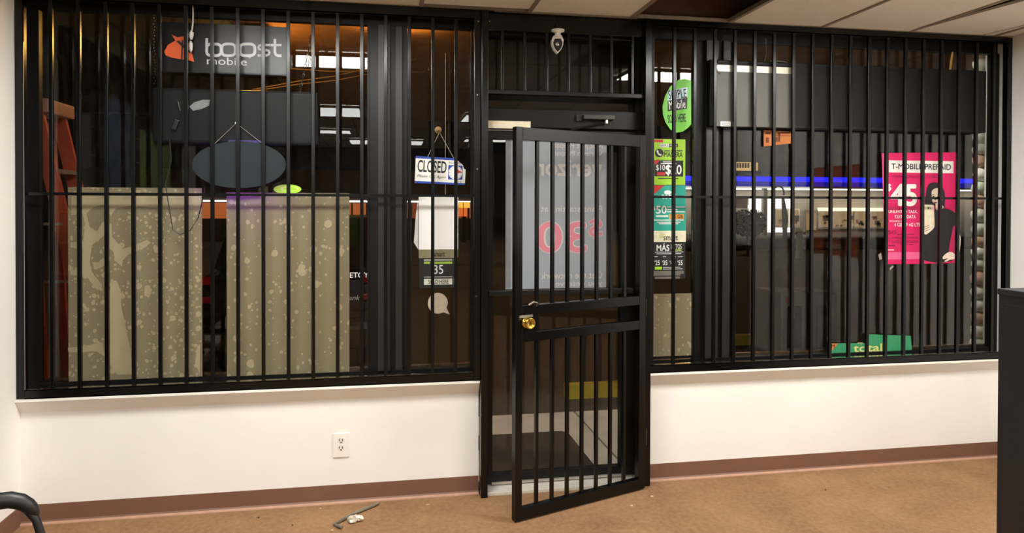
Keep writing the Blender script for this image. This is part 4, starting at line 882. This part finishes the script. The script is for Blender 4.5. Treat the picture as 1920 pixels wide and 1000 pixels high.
# far strip of shops on the left with orange bays
YD = 32
t = thing('far_shops', 'far low building with orange lit bays and a white tube light', 'building', (B(560, 450, YD).x, YD+3, -.12))
xa, xb = B(150, 400, YD).x, B(905, 400, YD).x
bx('wall', mat('far_wall_dark', (70, 60, 54), .9), t, xa, xb, YD, YD+6, -.12, 3.4)
bx('tube_light', emit('cool_tube', (1, .95, .85), 3.5), t, xa, xb, YD-.1, YD-.02, B(560, 379, YD).z, B(560, 376, YD).z)
nb = 26
for k in range(nb):
    x0 = xa+(xb-xa)*k/nb
    bx('bay', emit('orange_bay', (1, .26, .07), .55) if k % 3 else emit('dim_red_bay', (.8, .16, .06), .3), t, x0+.05, x0+(xb-xa)/nb-.05, YD-.05, YD, B(560, 402, YD).z-.2, B(560, 381, YD).z)
o = thing('lit_sign_box', 'small glowing orange and yellow sign box beyond the white sheet', 'lit sign', B(874, 410, 30))
pbox('upper_panel', emit('amber_panel', (1, .55, .08), 1.5), o, (861, 379, 881, 390), 30, .3); pbox('lower_panel', emit('redorange_panel', (1, .2, .04), 1.1), o, (861, 390, 876, 406), 30, .3)
pbox('panel_bar', BLACKP, o, (868, 379, 869, 406), 29.97, .02); bx('sign_post', BLACKP, o, B(870, 400, 30.1).x-.1, B(870, 400, 30.1).x+.1, 30.05, 30.2, -.12, B(870, 400, 30).z)

# petrol station on the right
YP = 36
def prz(r): return rect(*r, YP)
t = thing('petrol_station', 'lit white petrol station shop with blue glowing fascia across the street', 'building', (B(1560, 440, YP).x, YP+4, -.12))
xa, xb = B(1255, 380, YP).x, B(1900, 380, YP).x
WS = mat('station_white_wall', (168, 160, 150), .7, var=.03)
bx('wall', WS, t, xa, xb, YP+2.5, YP+9, -.12, 3.6)
fz0, fz1 = B(1500, 350, YP).z, B(1500, 332, YP).z
bx('blue_fascia', emit('blue_fascia_light', (.015, .02, 1.0), 1.9), t, xa, xb, YP, YP+.4, (fz0+fz1)/2+.02, fz1)
bx('lower_fascia', emit('deep_blue_fascia', (.006, .008, .5), .8), t, xa, xb, YP, YP+.4, fz0, (fz0+fz1)/2)
bx('canopy_slab', mat('station_slab', (190, 190, 190), .6), t, xa, xb, YP+.02, YP+4, fz0-.1, fz0)
bx('white_edge', emit('white_edge_light', (1, .97, .92), .9), t, xa, B(1520, 352, YP).x, YP-.02, YP+.1, B(1500, 354, YP).z, B(1500, 351, YP).z)
bx('downlight_panel', emit('station_downlight', (1, .92, .76), 9), t, xa+.5, xb-.5, YP+1.2, YP+1.8, fz0-.16, fz0-.11)
LW = emit('shop_glow', (1, .80, .50), 1.3); WF = mat('station_window_frame', (220, 212, 196), .6)
Yw = YP+2.5
for r_ in ((1535, 392, 1553, 426), (1562, 396, 1598, 426), (1600, 396, 1625, 426), (1631, 397, 1655, 426), (1455, 394, 1475, 424), (1482, 394, 1496, 424)):
    X0, X1, Z0, Z1 = rect(*r_, Yw); wdw = bx('window', WF, t, X0-.1, X1+.1, Yw-.08, Yw-.01, Z0-.1, Z1+.1)
    bx('lit_pane', emit('dim_shop_glow', (1, .66, .34), .38), wdw, X0, X1, Yw-.1, Yw-.08, Z0, Z1)
    for j in range(5):
        xx = random.uniform(X0+.05, X1-.2); zz = random.uniform(Z0, Z0+(Z1-Z0)*.6)
        bx('shelf_goods', mat('shop_goods_%d' % (j % 3), ((150, 90, 60), (90, 80, 70), (190, 170, 130))[j % 3], .7), wdw, xx, min(X1, xx+random.uniform(.15, .4)), Yw-.14, Yw-.1, zz, zz+random.uniform(.1, .3))
X0, X1, Z0, Z1 = rect(1506, 394, 1532, 440, Yw); dr = bx('shop_door', mat('shop_door_grey', (140, 132, 118), .5), t, X0, X1, Yw-.1, Yw-.01, -.12, Z1); bx('door_pane', emit('dim_shop_glow', (1, .66, .34), .38), dr, X0+.15, X1-.15, Yw-.12, Yw-.1, Z0+.3, Z1-.2)
bx('lit_wall_glow', emit('wall_glow_paint', (1, .93, .82), 2.2), t, B(1404, 400, Yw).x, B(1482, 400, Yw).x, Yw-.04, Yw-.005, B(1440, 436, Yw).z, B(1440, 373, Yw).z)  # glowing slab paints the brightly lit stretch of white wall
bx('white_sign_band', emit('white_band', (1, .94, .86), 2.0), t, B(1372, 388, Yw).x, B(1450, 388, Yw).x, Yw-.3, Yw-.05, B(1400, 391, Yw).z, B(1400, 385, Yw).z)
bx('light_band', emit('cream_band', (1, .9, .66), 2.0), t, B(1532, 395, Yw).x, B(1668, 395, Yw).x, Yw-.3, Yw-.05, B(1600, 396, Yw).z, B(1600, 390, Yw).z)
X0, X1, Z0, Z1 = rect(1376, 372, 1402, 391, YP+1); bx('pink_column', mat('station_pink', (200, 180, 176), .7), t, X0, X1, YP+1, YP+1.2, Z0, Z1)
bx('column', mat('station_slab', (190, 190, 190)), t, B(1434, 365, YP+.5).x-.12, B(1434, 365, YP+.5).x+.12, YP+.4, YP+.7, -.12, fz0-.1)
o = thing('roof_sign', 'glowing amber sign on the dark roof above blue fascia', 'lit sign', B(1400, 322, YP+1))
pbox('sign_board', emit('amber_sign', (1, .62, .22), .9), o, (1374, 304, 1408, 320), YP+1, .3)
for j in range(6): pbox('sign_letter', mat('sign_letter_brown', (90, 40, 16), .6), o, (1377+j*5, 306, 1380+j*5, 315), YP+.95, .05)
pbox('small_letter_sign', emit('amber_sign', (1, .62, .22), .9), o, (1414, 305, 1421, 320), YP+1, .3)
bx('sign_frame', BLACKP, o, B(1372, 320, YP+1.2).x, B(1425, 320, YP+1.2).x, YP+1.1, YP+1.4, 3.6, B(1400, 320, YP+1.2).z)
# bush, gooseneck post, hydrant in front of it
t = thing('bush', 'dark leafy bush against the bright petrol station', 'bush', (B(1400, 440, 20).x, 20, -.12))
bc = B(1402, 418, 20); lm = mat('bush_leaf', (38, 42, 26), .8, var=.3)
MB().tube([(bc.x, 20, -.12), (bc.x, 20, bc.z)], .05, 8).build('stem', mat('bush_stem', (50, 38, 28), .9), t)
fm = MB(); rg = random.Random(5)
for k in range(2200):
    th = rg.uniform(0, 6.283); rr = rg.random()**.4; ph = rg.uniform(-1, 1)
    c0 = bc+Vector((.62*rr*math.cos(th)*math.sqrt(1-ph*ph)+.02, .5*rr*math.sin(th), .5*rr*ph)); s_ = rg.uniform(.04, .075)
    d1_ = Vector((rg.uniform(-1, 1), rg.uniform(-1, 1), rg.uniform(-1, 1))).normalized()*s_; d2_ = Vector((rg.uniform(-1, 1), rg.uniform(-1, 1), rg.uniform(-1, 1))).normalized()*s_
    vs = [fm.bm.verts.new(c0+d1_), fm.bm.verts.new(c0+d2_), fm.bm.verts.new(c0-d1_), fm.bm.verts.new(c0-d2_)]; fm.bm.faces.new(vs)
fo = fm.build('foliage', lm, t); fo['kind'] = 'stuff'
t = thing('hook_post', 'slender brown post with a hooked top before the petrol station', 'post', (B(1471, 440, 14).x, 14, -.12))
pp = [B(1472, 450, 14), B(1471, 400, 14), B(1468, 372, 14)]; PB_ = mat('post_brown', (96, 74, 54), .8, var=.2)
MB().tube([Vector((pp[0].x, 14, -.12)), pp[0], pp[1], pp[2]], [.05, .055, .075, .04], 8).build('shaft', PB_, t)
MB().tube([B(1469+10*math.cos(math.radians(a))-9, 362-13*math.sin(math.radians(a)), 14) for a in range(-20, 201, 20)], .022, 6).build('hook', BLACKP, t)
t = thing('hydrant', 'tiny hydrant with pale cap on the far kerb', 'hydrant', (B(1499, 445, 18).x, 18, -.12))
hz_ = B(1499, 432, 18)
MB().lathe([(.14, 0), (.12, .06), (.11, hz_.z+.02), (.13, hz_.z+.06), (.09, hz_.z+.14), (.02, hz_.z+.2)], (hz_.x, 18, -.12), 'Z', 12).build('barrel', mat('hydrant_cream', (206, 196, 140), .6), t)
MB().lathe([(.05, -.2), (.05, .2)], (hz_.x, 18, hz_.z-.1), 'X', 10).build('nozzle', mat('hydrant_dark', (60, 54, 46), .6), t)
# hedge and kerb line hiding the station's foot
t = MB().box(B(1290, 440, 22).x, B(1900, 440, 22).x, 22, 23.2, -.12, B(1500, 448, 22).z, bev=.12).build('hedge', mat('hedge_dark', (30, 28, 22), .95, var=.5, scale=9, bump=.6)); tag(t, 'low dark clipped hedge in front of the petrol station', 'hedge')
# newspaper boxes on the pavement
def news(r_, Y, rgb, label):
    X0, X1, Z0, Z1 = rect(*r_, Y); t = thing('newspaper_box', label, 'newspaper box', ((X0+X1)/2, Y+.2, -.02), 'newspaper boxes on the pavement')
    m_ = mat('newsbox_%d_%d' % (rgb[0], Y*100), rgb, .5)
    MB().box(X0, X1, Y, Y+.38, .22, Z1, bev=.015).build('cabinet', m_, t); bx('window', mat('newsbox_pane', (20, 20, 22), .15), t, X0+.05, X1-.05, Y-.006, Y+.002, Z1-.42, Z1-.1)
    for x in (X0+.03, X1-.06): bx('leg', BLACKP, t, x, x+.03, Y+.05, Y+.33, -.02, .22)
    if rgb[0] > 60: ppoly('emblem', mat('dull_red_print', (96, 30, 30), .6), t, ellipse((r_[0]+r_[2])/2-14, r_[1]+14, 4, 6, 14), Y-.008, .001)
    return t
news((1464, 549, 1514, 660), .95, (70, 68, 66), 'dim grey newspaper box outside with small red emblem, left one')
news((1520, 549, 1570, 665), 1.0, (40, 38, 38), 'black newspaper box outside, right one of the pair')
